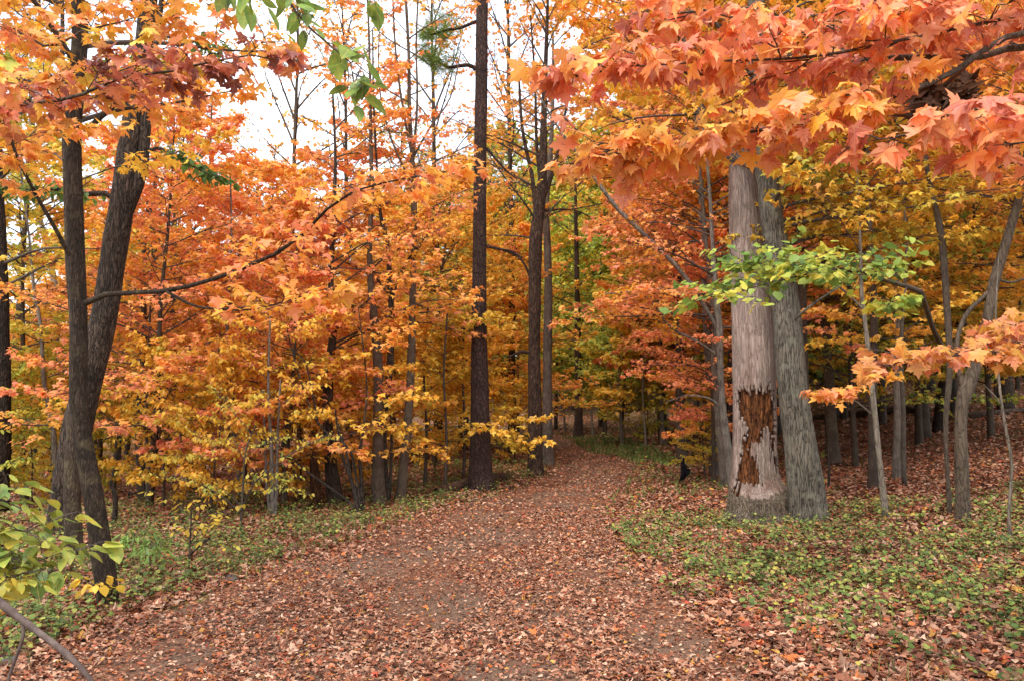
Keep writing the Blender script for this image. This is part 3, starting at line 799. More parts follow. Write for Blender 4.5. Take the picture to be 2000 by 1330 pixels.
tree("shrub", "arching bare stems fanning out at the foot of the left trees",
     [(700, 1005, 8), (690, 950, 7), (672, 900, 6), (655, 860, 5), (625, 830, 4), (600, 780, 3), (575, 700, 3), (560, 640, 2)], 'oak', group=G2, cat="shrub",
     limbs=[([(700, 1000, 7), (685, 930, 6), (676, 880, 5), (662, 850, 4), (655, 800, 3)], None), ([(702, 1000, 6), (670, 970, 6), (620, 935, 5), (570, 895, 4), (540, 865, 3)], None),
            ([(705, 1000, 6), (695, 930, 5), (688, 890, 5), (670, 860, 4), (660, 820, 2)], None), ([(622, 828, 4), (600, 720, 3), (580, 690, 3), (530, 670, 2)], None)],
     crowns=[(860, 660, 10, 1.2, .8, .50, .15, V(9, 3, 3))])
tree("sapling", "thin dark stem just left of the tall twin trunks", [(708, 1000, 8), (706, 940, 7), (703, 885, 6), (712, 820, 4), (716, 740, 3), (700, 600, 2)], 'oak', group=G2, crowns=[(880, 620, 10, 1.1, .8, .5, .12, V(8, 3, 4))])
tree("tree", "tall left trunk of the close pair beside the path verge",
     [(740, 985, 26), (738, 920, 22), (738, 850, 20), (738, 790, 20), (739, 720, 19), (733, 640, 17), (725, 560, 14), (722, 480, 10), (726, 380, 9), (724, 250, 7), (722, 120, 5), (716, -60, 3)], 'young', group=G1, tint=(1.05, .95, .9),
     crowns=[(560, 20, 16, 1.6, .9, .36, .14, V(9, 3, 4, keep=.42))])
tree("tree", "thinner right trunk of the close pair, forking upward into dark limbs",
     [(752, 980, 18), (748, 900, 17), (748, 830, 15), (757, 760, 14), (763, 690, 13), (765, 620, 12), (762, 560, 11), (757, 480, 9), (745, 430, 7), (738, 360, 5), (730, 200, 4), (728, 60, 3)], 'oak', group=G1,
     limbs=[([(763, 600, 6), (780, 540, 5), (810, 490, 4), (850, 440, 3)], (.45, .12, 1, 9, .4, dict(S=3, K=4))), ([(761, 580, 6), (735, 545, 5), (690, 520, 4), (650, 500, 3)], (.35, .14, 1, 9, .4, dict(S=3, K=4)))],
     crowns=[(640, 160, 16, 1.6, 1.0, .34, .14, V(9, 3, 5, keep=.6))])
tree("tree", "smooth brown trunk leaning slightly right, nearest the path before the pine",
     [(782, 978, 20), (788, 910, 18), (794, 850, 17), (800, 770, 16), (804, 680, 15), (806, 580, 13), (808, 500, 12), (809, 420, 12), (806, 320, 9), (800, 220, 8), (798, 100, 6), (790, -40, 5), (780, -200, 3)], 'young', group=G1, tint=(1.25, 1.15, 1.05),
     limbs=[([(808, 500, 6), (825, 470, 5), (840, 440, 4), (870, 390, 2)], None), ([(805, 590, 5), (830, 600, 4), (870, 600, 3), (920, 570, 2)], (.42, .1, 1, 9, .3, dict(S=3, K=4))),
            ([(806, 320, 6), (815, 200, 5), (813, 80, 4), (820, -60, 3)], None), ([(804, 300, 6), (785, 200, 5), (772, 90, 4), (765, -60, 3)], None),
            ([(800, 320, 5), (840, 250, 4), (880, 190, 3), (900, 100, 2)], None), ([(798, 350, 5), (760, 260, 4), (740, 160, 3), (742, 20, 2)], None)],
     crowns=[(620, -60, 18, 1.8, 1.1, .40, .14, V(8, 3, 4, keep=.3))])
for px_, base, lab, mu in ((762, 965, "pencil thin sapling between the close pair and the smooth brown trunk", .5), (869, 955, "thin sapling left of the pine among gold leaves", .6),
                       (905, 945, "thin sapling almost touching the left side of the pine", .58), (830, 950, "spindly sapling midway between smooth brown trunk and pine", .62)):
    tree("sapling", lab, [(px_, base, 6), (px_ + 3, base - 110, 5), (px_ - 2, base - 230, 4), (px_ + 6, base - 360, 3)], 'young', group=G1, crowns=[(base - 90, base - 340, 14, 1.5, .9, mu, .1, V(9, 3, 5))])

# --- the pine and the pair beyond it
tree("pine_tree", "tall straight pine with dark reddish bark at the left edge of the path",
     [(941, 957, 44), (939, 915, 41), (938, 850, 38), (937, 760, 35), (936, 660, 31), (936, 540, 28), (937, 420, 26), (938, 300, 25), (940, 180, 25), (941, 60, 24), (943, -60, 23), (944, -300, 20), (945, -600, 16)],
     'pine', flare=.22, k=24, rough=.015, knots=1,
     limbs=[([(930, 135, 8), (915, 128, 8), (895, 130, 7), (875, 132, 6), (850, 118, 4), (835, 110, 3)], (.90, .03, .9, 18, .7, dict(tpl=KITE, size=.11, wide=.06, S=5, K=26, lift=.25, lo=-60, hi=60, t0=.3))),
            ([(936, 40, 7), (900, 55, 6), (870, 60, 5), (840, 70, 3)], (.90, .03, .9, 18, .7, dict(tpl=KITE, size=.11, wide=.06, S=5, K=24, lift=.25, lo=-60, hi=60, t0=.3))),
            ([(945, 480, 7), (975, 487, 6), (1000, 492, 5), (1020, 505, 4)], None), ([(950, 290, 6), (985, 330, 4), (1010, 350, 3)], None)],
     crowns=[(-120, -500, 18, 2.4, 1.6, .93, .03, V(9, 3, 12, tpl=KITE, size=.11, wide=.1, lo=-60, hi=60, val=.75))])
tree("tree", "brown ridged trunk standing just past the pine beside the path",
     [(1045, 928, 30), (1045, 880, 27), (1045, 800, 26), (1044, 700, 24), (1044, 600, 24), (1045, 520, 25), (1047, 460, 26), (1054, 400, 22), (1060, 330, 18), (1062, 240, 13), (1066, 120, 9), (1070, 0, 5)], 'oak', flare=.2, k=20, tint=(1.15, .95, .85), group=G1,
     limbs=[([(1038, 690, 8), (1018, 686, 7), (1005, 692, 6), (990, 698, 4)], None), ([(1048, 440, 12), (1040, 350, 9), (1020, 250, 7), (1012, 120, 4)], None),
            ([(1056, 400, 12), (1085, 320, 9), (1100, 240, 6), (1120, 150, 4)], None), ([(1058, 380, 9), (1048, 280, 7), (1045, 160, 5), (1036, 30, 3)], None),
            ([(1042, 560, 6), (1020, 510, 5), (985, 490, 4), (960, 485, 3)], None)],
     crowns=[(470, 20, 24, 2.4, 1.8, .42, .17, V(10, 3, 4, keep=.7, el=(10, 50)))])
tree("tree", "smoother grey trunk close behind the brown ridged one at the path edge",
     [(1070, 909, 23), (1069, 850, 19), (1069, 760, 18), (1070, 650, 17), (1071, 560, 16), (1069, 480, 15), (1066, 400, 13), (1075, 300, 10), (1080, 180, 7), (1080, 60, 4)], 'grey', flare=.2, k=16, tint=(.85, .8, .78), group=G1,
     crowns=[(420, 60, 20, 2.4, 1.6, .48, .16, V(10, 3, 4, keep=.7))])
tree("hemlock_tree", "dark trunk under green boughs where the path bends out of sight",
     [(1130, 862, 17), (1130, 820, 15), (1130, 760, 14), (1129, 690, 13), (1128, 620, 11), (1126, 500, 9), (1124, 380, 6), (1122, 250, 3)], 'pine', flare=.35, tint=(1.1, 1.1, 1.0), Y=31,
     crowns=[(700, 260, 32, 3.4, 1.8, .80, .12, V(11, 4, 4, size=.15, val=1.3, droop=.1))])
tree("tree", "dark trunk right of the hemlock at the bend", [(1176, 848, 12), (1174, 790, 11), (1171, 720, 10), (1170, 600, 8), (1172, 420, 5)], 'pine', Y=38, crowns=[(720, 430, 22, 3.6, 2.2, .77, .10, V(10, 3, 5, size=.19))])
for px_, by, w, lab, mu in ((1104, 842, 4, "pale leaning sapling left of the hemlock trunk", .78), (1158, 850, 4, "thin pale sapling just right of the hemlock trunk", .8),
                        (1216, 872, 7, "stub thick sapling under yellow green sprays past the grass strip", .72), (1262, 874, 4, "pale slim sapling under the red and gold boughs by the verge", .6)):
    tree("sapling", lab, [(px_, by, w), (px_ - 4, by - 60, w * .9), (px_ - 7, by - 130, w * .8), (px_ - 2, by - 220, w * .5)], 'grey', tint=(1.3, 1.3, 1.2), crowns=[(by - 60, by - 210, 14, 2.0, 1.2, mu, .1, V(9, 3, 4, size=.14))])
tree("maple_tree", "low spreading maple with coral red boughs over the right verge, slim trunk",
     [(1295, 870, 10), (1292, 820, 9), (1290, 760, 8), (1288, 690, 7), (1284, 600, 5), (1280, 500, 4), (1276, 420, 2)], 'grey', tint=(1.1, 1.0, .9),
     limbs=[([(1292, 780, 5), (1330, 772, 5), (1370, 765, 4), (1420, 770, 3)], None)],
     crowns=[(745, 640, 20, 1.9, 2.1, .34, .20, V(13, 4, 5, el=(0, 16), droop=.04)), (680, 430, 18, 2.2, 1.6, .42, .15, V(12, 4, 5, el=(0, 22), droop=.1))])

# --- right: the slim cluster, the dead tree and its neighbour
_, pth, Y22 = tree("tree", "slim trunk nearest the dead tree with a long limb reaching left",
     [(1432, 945, 18), (1424, 890, 15), (1415, 830, 14), (1409, 760, 13), (1406, 690, 13), (1405, 640, 14), (1398, 580, 12), (1392, 480, 9), (1385, 360, 7), (1372, 220, 5), (1370, 80, 3)], 'grey', group=G3, Y=14,
     limbs=[([(1400, 640, 8), (1370, 590, 9), (1330, 530, 9), (1262, 462, 9), (1200, 402, 9), (1165, 352, 8), (1132, 305, 7), (1100, 265, 5), (1060, 200, 4), (1020, 130, 2)], (.34, .12, 1, 16, .12, dict(S=3, K=4, t0=.1, keep=.6))),
            ([(1396, 690, 6), (1360, 665, 5), (1310, 640, 5), (1255, 575, 4), (1180, 575, 3)], (.52, .1, 1.05, 14, .25, dict(S=3, K=5))),
            ([(1404, 790, 5), (1380, 776, 4), (1340, 772, 3), (1300, 785, 2)], None)],
     crowns=[(640, 380, 22, 2.6, 2.0, .33, .17, V(12, 4, 5, el=(0, 25)))])
tree("tree", "slim trunk just left of it rising from the same leafy patch", [(1414, 935, 14), (1408, 880, 13), (1402, 820, 12), (1398, 760, 12), (1394, 700, 12), (1396, 640, 11), (1386, 540, 9), (1374, 420, 8), (1362, 280, 6), (1352, 150, 4)], 'grey', group=G3, Y=14.6, tint=(.85, .8, .75),
     crowns=[(600, 200, 18, 2.2, 1.6, .38, .16, V(10, 3, 5))])
tree("tree", "straight bluish grey trunk behind the slim pair left of the dead tree", [(1396, 905, 19), (1393, 840, 18), (1389, 760, 18), (1384, 680, 18), (1380, 600, 17), (1376, 520, 14), (1370, 400, 11), (1366, 250, 8), (1360, 80, 5)], 'grey', group=G3, Y=17, tint=(.9, .92, .98),
     crowns=[(520, 120, 26, 3.0, 2.2, .33, .14, V(11, 3, 5))])
tree("tree", "near black leaning trunk showing in the gap left of the dead tree", [(1440, 900, 16), (1434, 830, 16), (1428, 740, 16), (1432, 660, 15), (1440, 560, 12), (1436, 420, 9), (1440, 250, 6)], 'oak', group=G3, Y=19, tint=(.5, .42, .4),
     crowns=[(520, 280, 20, 3.0, 2.0, .45, .12, V(9, 3, 5))])

# dead tree: weathered shell with a hole that shows rotten orange wood
def dead_tree():
    pts = [(1482, 1004, 104), (1478, 975, 94), (1475, 940, 88), (1474, 880, 82), (1474, 800, 81), (1472, 720, 80), (1470, 640, 79), (1465, 560, 75), (1459, 480, 67), (1453, 400, 58), (1449, 340, 50), (1446, 292, 42)]
    Y = 10.6
    P, R = px_path(pts, Y)
    P[0][2] = float(gz(P[0][0], P[0][1]))
    root = thing("dead_tree", P[0], "pale barkless dead tree with a jagged rotten orange hollow and a swollen foot", "tree")
    S = spline(np.column_stack([P, R]), 260)
    p, r = S[:, :3], S[:, 3]
    k = 150
    th = np.arange(k) / k * 2 * math.pi
    z = p[:, 2] - P[0][2]
    Z = z[:, None]
    tilt = (p[:, :2] - p[0, :2])
    lob = .40 * np.cos(th - 3.5) + .42 * np.cos(th + .35) + .2 * np.cos(3 * th + 1) + .16 * np.cos(5 * th + 2) + .30 * np.cos(th + 1.57)
    fl = 1 + np.exp(-np.maximum(Z, 0) / .20) * (.42 + .48 * lob[None]) + .34 * np.exp(-((Z - .30) / .16) ** 2) * (1 + np.cos(th - 5.2))[None] * .6
    u = Z * 1.0
    grain = .012 * np.sin(th * 23 + 3 * np.sin(u * 2.2) + u * 1.1)[...] + .010 * np.sin(th * 41 + 2.5 * np.sin(u * 3.1 + 1) - u) + .012 * np.sin(th * 7 + u * 1.3)
    fine = rng.normal(0, .0035, (len(p), k))
    rad = r[:, None] * fl * (1 + grain + fine)
    # hole outline in (across, height), jagged
    across = np.cos(th)[None] * np.ones_like(Z)
    front = np.sin(th)[None] < -.02
    jag = .06 * np.sin(th * 37 + 5 * np.sin(u * 4))[...] + .035 * np.sin(th * 71 + u * 9) + .05 * np.sin(across * 17 + 2 * np.sin(u * 5.1)) + .02 * np.sin(u * 60 + th * 20)
    def zpx(py): return at(1475, py, Y)[2] - P[0][2]
    def inside(lo_px, hi_px, xl, xr):
        lo, hi = zpx(lo_px), zpx(hi_px)
        t = (Z - lo) / (hi - lo)
        l = np.interp(t, np.linspace(0, 1, len(xl)), xl); rr = np.interp(t, np.linspace(0, 1, len(xr)), xr)
        return (t + jag * .9 > 0) & (t - jag * 1.1 < 1) & (across > l + jag) & (across < rr + jag)
    hole = inside(868, 762, [-.30, -.62, -.86, -.95, -.92], [-.02, .12, .30, .62, .52])
    hole |= inside(838, 764, [.18, .05, -.05, -.1], [.72, .78, .70, .50])
    hole |= inside(915, 772, [.56, .44, .42, .30], [.86, .84, .80, .74])
    hole |= inside(985, 885, [.80, .78, .72], [.95, .93, .90])
    hole |= inside(942, 890, [-.84, -.84, -.75], [-.10, -.18, -.30])
    hole |= inside(960, 905, [-.95, -.93, -.9], [-.78, -.80, -.83])
    hole |= inside(790, 765, [-.95, -.9, -.9], [-.5, -.5, -.5])
    hole |= inside(905, 845, [-.84, -.80, -.70], [-.50, -.52, -.30])
    hole &= front
    ring = np.stack([p[:, None, 0] + rad * np.cos(th), p[:, None, 1] + rad * np.sin(th), np.broadcast_to(p[:, None, 2], rad.shape)], -1)
    n = len(p)
    j, i = np.meshgrid(np.arange(n - 1), np.arange(k), indexing='ij')
    q = np.stack([j * k + i, j * k + (i + 1) % k, (j + 1) * k + (i + 1) % k, (j + 1) * k + i], -1).reshape(-1, 4)
    cut = hole[:-1][:, :].reshape(-1)
    tb = MB(P[0])
    foot = ((Z[:-1] + .018 * np.sin(th * 31) + .05 * np.sin(th * 3 + 1) + .012 * np.sin(th * 67)) < .34).reshape(-1)
    tb.add(ring.reshape(-1, 3), q[~cut & ~foot])
    f2 = MB(P[0]); f2.add(ring.reshape(-1, 3), q[~cut & foot]); f2.build("swollen_foot", M['foot'], root)
    topc = p[-1] + [0, 0, -.1]
    tb.add(np.vstack([topc, ring[-1]]), np.array([[0, 1 + a, 1 + (a + 1) % k] for a in range(k)]))
    t = tb.build("trunk", M['silver'], root)
    sol = t.modifiers.new("shell", 'SOLIDIFY'); sol.thickness = .035; sol.offset = -1
    # rotten core behind the hole
    ri = r[:, None] * fl * (.86 + .05 * np.sin(th * 9 + u * 7) + .05 * np.sin(th * 17 + 6 * np.sin(u * 3)) + rng.normal(0, .016, (n, k)) - .06 * np.maximum(0, across - .45))
    core = np.stack([p[:, None, 0] + ri * np.cos(th), p[:, None, 1] + ri * np.sin(th), np.broadcast_to(p[:, None, 2], ri.shape)], -1)
    zz = z[:-1][:, None] * np.ones((1, k))
    keep = ((zz > zpx(1000)) & (zz < zpx(745)) & (np.sin(th)[None] < .25)).reshape(-1)
    cb = MB(P[0]); cb.add(core.reshape(-1, 3), q[keep])
    cb.build("rotten_wood", M['rot'], root)
dead_tree()
tree("maple_tree", "stout living maple with cracked grey green bark leaning against the dead tree",
     [(1581, 1018, 66), (1575, 960, 66), (1567, 900, 62), (1558, 830, 58), (1549, 760, 56), (1542, 690, 55), (1536, 620, 54), (1527, 550, 52), (1514, 470, 47), (1504, 400, 43), (1499, 330, 40), (1490, 260, 36), (1480, 150, 32), (1474, 20, 27), (1470, -150, 20), (1464, -350, 12)],
     'crack', flare=.16, k=28, rough=.022, knots=4, Y=10.1,
     limbs=[([(1502, 400, 12, 10.1), (1540, 360, 9, 9.6), (1590, 330, 6, 9.2), (1650, 310, 4, 9.0)], (.72, .16, .75, 14, .45, dict(S=4, K=5))),
            ([(1535, 640, 6, 10.1), (1580, 600, 5, 9.7), (1640, 560, 4, 9.5)], None)],
     crowns=[(330, -150, 14, 2.4, 1.8, .46, .14, V(10, 3, 5)), (480, 300, 8, 2.2, 2.0, .60, .14, V(12, 4, 5, az=.2, aspan=1.0, val=.85))])

# --- right hillside
tree("tree", "mid brown trunk on the leafy slope right of the cracked maple", [(1630, 906, 24), (1626, 860, 21), (1622, 800, 20), (1618, 720, 18), (1612, 640, 17), (1608, 560, 15), (1604, 470, 12), (1600, 350, 9), (1592, 200, 6)], 'young', group=G3, flare=.18, Y=18, tint=(1.15, 1.05, .95),
     crowns=[(640, 260, 24, 2.8, 2.0, .50, .15, V(11, 3, 5))])
tree("sapling", "thin dead stick of a stem beside the cracked maple's right side", [(1618, 955, 5), (1619, 915, 5), (1618, 870, 3)], 'oak', group=G3, flare=.1, cat="sapling", knots=0)
tree("sapling", "pale lichen spotted sapling leaning left on the right slope",
     [(1731, 1014, 13), (1725, 960, 11), (1716, 880, 10), (1710, 820, 10), (1701, 740, 10), (1695, 680, 9), (1688, 620, 8), (1682, 570, 8), (1680, 480, 6), (1674, 350, 5), (1660, 200, 3)], 'grey', group=G3, tint=(1.15, 1.12, 1.05), flare=.12,
     limbs=[([(1682, 600, 4), (1650, 570, 4), (1610, 540, 3), (1560, 520, 2)], (.66, .15, .85, 8, .4, dict(S=3, K=4))), ([(1706, 812, 4, 9.8), (1680, 790, 3, 9.3), (1650, 772, 2, 9.0), (1612, 768, 2, 8.7)], (.38, .10, .95, 8, .4, dict(S=3, K=6, tpl=MAPLE_MID, size=.095, t0=.62)))],
     crowns=[(520, 220, 18, 1.9, 1.2, .60, .16, V(11, 3, 5, val=.85))])
tree("tree", "straight dark trunk just left of the lichen spotted sapling", [(1706, 956, 20), (1705, 900, 17), (1704, 820, 16), (1705, 720, 15), (1706, 600, 14), (1700, 480, 12), (1694, 350, 10), (1688, 200, 7), (1684, 50, 4)], 'young', group=G3, Y=12.8, tint=(.8, .72, .68),
     crowns=[(430, 100, 22, 2.2, 1.6, .48, .14, V(11, 3, 5))])
tree("tree", "grey trunk second to the right of the lichen spotted sapling", [(1753, 965, 15), (1750, 900, 13), (1752, 820, 13), (1751, 740, 13), (1752, 640, 12), (1750, 540, 11), (1757, 420, 9), (1752, 280, 7), (1745, 130, 4)], 'grey', group=G3, Y=13.6, tint=(.85, .8, .76),
     crowns=[(480, 180, 20, 2.2, 1.6, .55, .14, V(11, 3, 5, val=.9))])
tree("sapling", "thin stem with a hooked foot right of the grey trunk pair", [(1778, 975, 9), (1768, 950, 9), (1764, 890, 9), (1764, 800, 8), (1760, 720, 8), (1762, 620, 7), (1770, 500, 5), (1765, 380, 3)], 'young', group=G3, Y=12.6, flare=.1,
     crowns=[(700, 420, 16, 1.6, 1.1, .52, .14, V(10, 3, 4))])
tree("tree", "dark grey trunk behind the hook footed stem up the slope", [(1757, 910, 13), (1756, 850, 12), (1754, 760, 12), (1752, 660, 11), (1748, 520, 9), (1740, 380, 6)], 'young', group=G3, Y=18, tint=(.8, .75, .7),
     crowns=[(640, 400, 20, 2.6, 1.8, .62, .12, V(10, 3, 5))])
tree("tree", "blackish leaning trunk rising behind the big fallen log", [(1833, 833, 22), (1838, 780, 19), (1850, 720, 19), (1872, 650, 20), (1893, 580, 21), (1915, 510, 19), (1938, 455, 15), (1965, 360, 10), (1985, 240, 6)], 'oak', group=G3, Y=21, tint=(.55, .48, .45), flare=.2,
     crowns=[(520, 260, 22, 3.0, 2.0, .55, .14, V(10, 3, 5))])
tree("tree", "crooked brown tree with an elbow bend on the right slope",
     [(1882, 1020, 27), (1880, 960, 24), (1878, 900, 24), (1876, 840, 22), (1878, 790, 23), (1888, 755, 27), (1904, 715, 22), (1920, 670, 20), (1930, 610, 19), (1942, 550, 19), (1960, 490, 18), (1978, 430, 17), (1996, 360, 15), (2010, 250, 11), (2020, 100, 7), (2024, -80, 4)], 'grey', group=G3, tint=(.58, .50, .42), flare=.10, rough=.04, k=18,
     limbs=[([(1882, 760, 12), (1868, 700, 10), (1872, 650, 9), (1890, 610, 9), (1915, 585, 8), (1934, 565, 7)], None), ([(1946, 545, 6), (1975, 552, 5), (2010, 540, 4)], None)],
     crowns=[(420, -40, 20, 2.0, 1.6, .40, .13, V(11, 3, 5))])
tree("tree", "slender trunk beside the crooked tree with a lime leaved branch reaching left",
     [(1855, 1006, 9), (1852, 950, 8), (1848, 880, 8), (1847, 820, 9), (1852, 760, 11), (1855, 700, 12), (1850, 620, 12), (1845, 540, 13), (1838, 460, 13), (1826, 400, 11), (1812, 340, 9), (1800, 230, 7), (1796, 80, 5)], 'young', group=G3, tint=(.95, .88, .82), flare=.1,
     limbs=[([(1848, 690, 9, 10.3), (1826, 652, 10, 9.4), (1808, 600, 10, 8.6), (1795, 566, 11, 8.0), (1765, 560, 9, 7.7), (1730, 548, 8, 7.5), (1680, 530, 6, 7.2), (1640, 525, 5, 6.9), (1580, 535, 4, 6.6), (1510, 550, 3, 6.5), (1420, 578, 2, 6.4)],
             (.85, .12, .92, 22, .11, dict(tpl=HEART, size=.080, S=4, K=6, t0=.60, lo=5, hi=55, min_l=.38))),
            ([(1665, 532, 4, 7.1), (1600, 520, 3, 7.0), (1540, 515, 2, 6.9), (1470, 520, 2, 6.8)], (.87, .10, .92, 14, .2, dict(tpl=HEART, size=.078, S=4, K=6, t0=.2, lo=5, hi=55, min_l=.3))),
            ([(1770, 562, 4, 7.7), (1760, 585, 3, 7.6), (1730, 600, 2, 7.4)], (.82, .10, 1.0, 7, .4, dict(tpl=HEART, size=.09, S=3, K=4, t0=.2, lo=5, hi=55)))],
     crowns=[(380, 60, 18, 1.9, 1.4, .40, .13, V(11, 3, 5))])
tree("sapling", "very thin spotted sapling rooted farthest right in the leaf litter",
     [(1975, 1062, 7), (1970, 1010, 6), (1973, 960, 6), (1976, 900, 6), (1968, 860, 6), (1958, 800, 5), (1950, 740, 5), (1944, 640, 4), (1950, 500, 2)], 'grey', group=G3, tint=(.95, .9, .82), flare=.1,
     limbs=[([(1956, 790, 3), (1940, 770, 3), (1920, 750, 2)], None)])
for px_, by, w, d_, lab, mu in ((1795, 800, 10, 27, "narrow trunk above the log left of the blackish leaning one", .7), (1947, 790, 9, 26, "narrow trunk far up the slope right of the crooked tree", .6), (1988, 770, 8, 30, "narrow pale trunk at the far right up the slope", .72),
                          (1722, 800, 16, 25, "dark sturdy trunk behind the long fallen log, left part", .75), (1650, 820, 12, 28, "dark trunk deep in shade right of the cracked maple", .78)):
    tree("tree", lab, [(px_, by, w), (px_ - 2, by - 100, w * .9), (px_ + 3, by - 220, w * .8), (px_, by - 400, w * .5), (px_ - 5, by - 560, w * .3)], 'young', group=G3, Y=d_, flare=.15, tint=(.7, .64, .6), crowns=[(by - 170, by - 540, 24, 3.4, 2.2, mu, .12, V(10, 3, 5, size=.16))])

# ---------------------------------------------------------------- leafy boughs that reach in from trees and shrubs standing beside the view
def overhang(name, label, cat, base, stem_pts, limbs, col, tpl, size, bark='young', fine=True, T=14, S=3, K=4, group=None, tint=(1, 1, 1), **kw):
    base = np.array([base[0], base[1], float(gz(base[0], base[1]))])
    root = thing(name, base, label, cat, group)
    tb = MB(base)
    sp = np.vstack([base[None], np.array(stem_pts)[:, :3]]); sr = np.concatenate([[stem_pts[0][3] * 1.15], np.array(stem_pts)[:, 3]])
    if cat == "tree":                     # the trunk goes on up, far above the bough
        up_ = np.array([[.1, .05, 1.6], [.25, 0, 3.6], [.2, -.1, 6.0]])
        trunk(tb, np.vstack([sp, sp[-1] + up_]), np.concatenate([sr, sr[-1] * np.array([.8, .5, .12])]), k=14, flare=.3)
    else:
        trunk(tb, sp, sr, k=14, flare=.3)
    tb.build("trunk", M[bark], root, tint)
    for ent in limbs:
        pts, wood = ent[0], ent[1]
        o = dict(T=T, S=S, K=K, col=col, size=size, tpl=tpl); o.update(kw); o.update(ent[2] if len(ent) > 2 else {})
        P = np.array([at(a, b, y) if not isinstance(a, tuple) else a for a, b, y in pts]) if wood else None
        start = np.array(sp[-1] if ent[3:] == () else ent[3])
        P = np.vstack([start[None], P])
        R = np.linspace(.5, .12, len(P)) * wood
        Sx = spline(np.column_stack([P, R]), 26)
        bb = MB(base)
        tubes(bb, Sx[None, :, :3], Sx[None, :, 3], 7, 0)
        fb = MB(base)
        c = o.pop('col'); tp = o.pop('tpl'); sz = o.pop('size')
        foliage(fb, Sx[None, :, :3], tp, sz, luv=fine, **o)
        bb.build("branch", M[bark], root, tint)
        fb.build("foliage", [M['leaf_fine' if fine else 'leaf'], M['shoot']], root, c)

# coral maple on the right, close
overhang("maple_tree", "near maple with big coral and orange leaves hanging across the top right", "tree", (4.1, 3.6),
    [(4.05, 3.55, 1.2, .11), (3.95, 3.5, 2.4, .095), (3.8, 3.4, 3.2, .08)],
    [([(2250, 90, 3.2), (2000, 92, 3.0), (1900, 114, 2.95), (1740, 113, 2.9), (1650, 126, 2.85), (1565, 128, 2.8), (1420, 150, 2.75), (1250, 130, 2.7), (1125, 150, 2.65)], .034, dict(T=30, tl=.13, t0=.25, col=(.28, .13, 1.0), lift=.35)),
     ([(2250, 60, 3.0), (2010, 62, 2.85), (1900, 112, 2.8), (1850, 150, 2.75), (1740, 190, 2.7), (1650, 224, 2.68), (1560, 240, 2.65), (1450, 262, 2.6), (1330, 292, 2.6), (1200, 300, 2.6)], .028, dict(T=26, tl=.12, t0=.70, col=(.35, .13, .98))),
     ([(2250, -120, 3.0), (2000, -60, 2.8), (1800, 10, 2.75), (1700, 45, 2.7), (1600, 70, 2.7), (1480, 50, 2.65), (1380, 20, 2.6), (1300, 30, 2.6)], .026, dict(T=30, tl=.15, t0=.22, col=(.26, .12, 1.02))),
     ([(2300, -20, 2.9), (2050, 20, 2.8), (1850, 60, 2.7), (1600, 110, 2.6), (1400, 120, 2.55), (1250, 130, 2.5)], .020, dict(T=28, tl=.13, t0=.24, col=(.27, .12, 1.02))),
     ([(2250, 190, 2.7), (2050, 205, 2.5), (1960, 225, 2.45), (1880, 240, 2.42), (1800, 258, 2.4), (1775, 262, 2.4)], .016, dict(T=15, tl=.12, t0=.35, col=(.22, .10, 1.05), size=.082)),
     ([(2300, 300, 2.6), (2060, 260, 2.45), (2000, 280, 2.4), (1940, 285, 2.4)], .012, dict(T=7, tl=.15, t0=.45, col=(.22, .12, 1.05), size=.082))],
    (.27, .11, 1.05), MAPLE_HI, .072, T=30, S=3, K=5, lo=15, hi=88, curl=.65)
overhang("maple_tree", "maple with bright orange leaves low on the right in front of the crooked tree", "tree", (4.6, 5.2),
    [(4.55, 5.15, 1.0, .06), (4.4, 5.0, 2.0, .05)],
    [([(2250, 650, 4.6), (2060, 660, 4.4), (2000, 680, 4.3), (1920, 690, 4.25), (1850, 695, 4.2), (1780, 700, 4.2), (1740, 712, 4.2)], .018, dict(T=24, tl=.11, t0=.48, col=(.35, .13, .88))),
     ([(2250, 560, 4.6), (2080, 610, 4.5), (2010, 630, 4.4), (1960, 645, 4.4)], .012, dict(T=12, tl=.2, t0=.5, col=(.35, .13, .88)))],
    (.36, .10, 1.0), MAPLE_HI, .076, S=3, K=4, lo=10, hi=85, curl=.6)
near_maple = [o for o in bpy.data.objects if str(o.get("label", "")).startswith("near maple with big coral")][0]
for (ax, ay) in ((1806, 150), (1838, 168), (1868, 160), (1884, 140)):
    b_ = MB(near_maple.location)
    nn_ = 26
    t_ = rng.uniform(0, 1, nn_)
    c_ = at(ax, ay, 2.78); p_ = c_ + np.column_stack([rng.normal(0, .018, nn_), rng.normal(0, .02, nn_), -t_ * .17])
    h_ = np.column_stack([rng.normal(0, .35, nn_), rng.normal(0, .35, nn_), -np.ones(nn_)])
    leaves(b_, MAPLE_HI, p_, h_, rng.normal(0, 1, (nn_, 3)), rng.uniform(.035, .07, nn_), rng.uniform(0, 1, (nn_, 3)), 0, curl=3.0)
    tubes(b_, np.array([[c_ + [.01, 0, .06], c_, c_ - [0, 0, .16]]]), np.array([[.003, .002, .001]]), 4, 1)
    b_.build("withered_leaf_clump", [M['dead_leaf'], M['shoot']], near_maple)
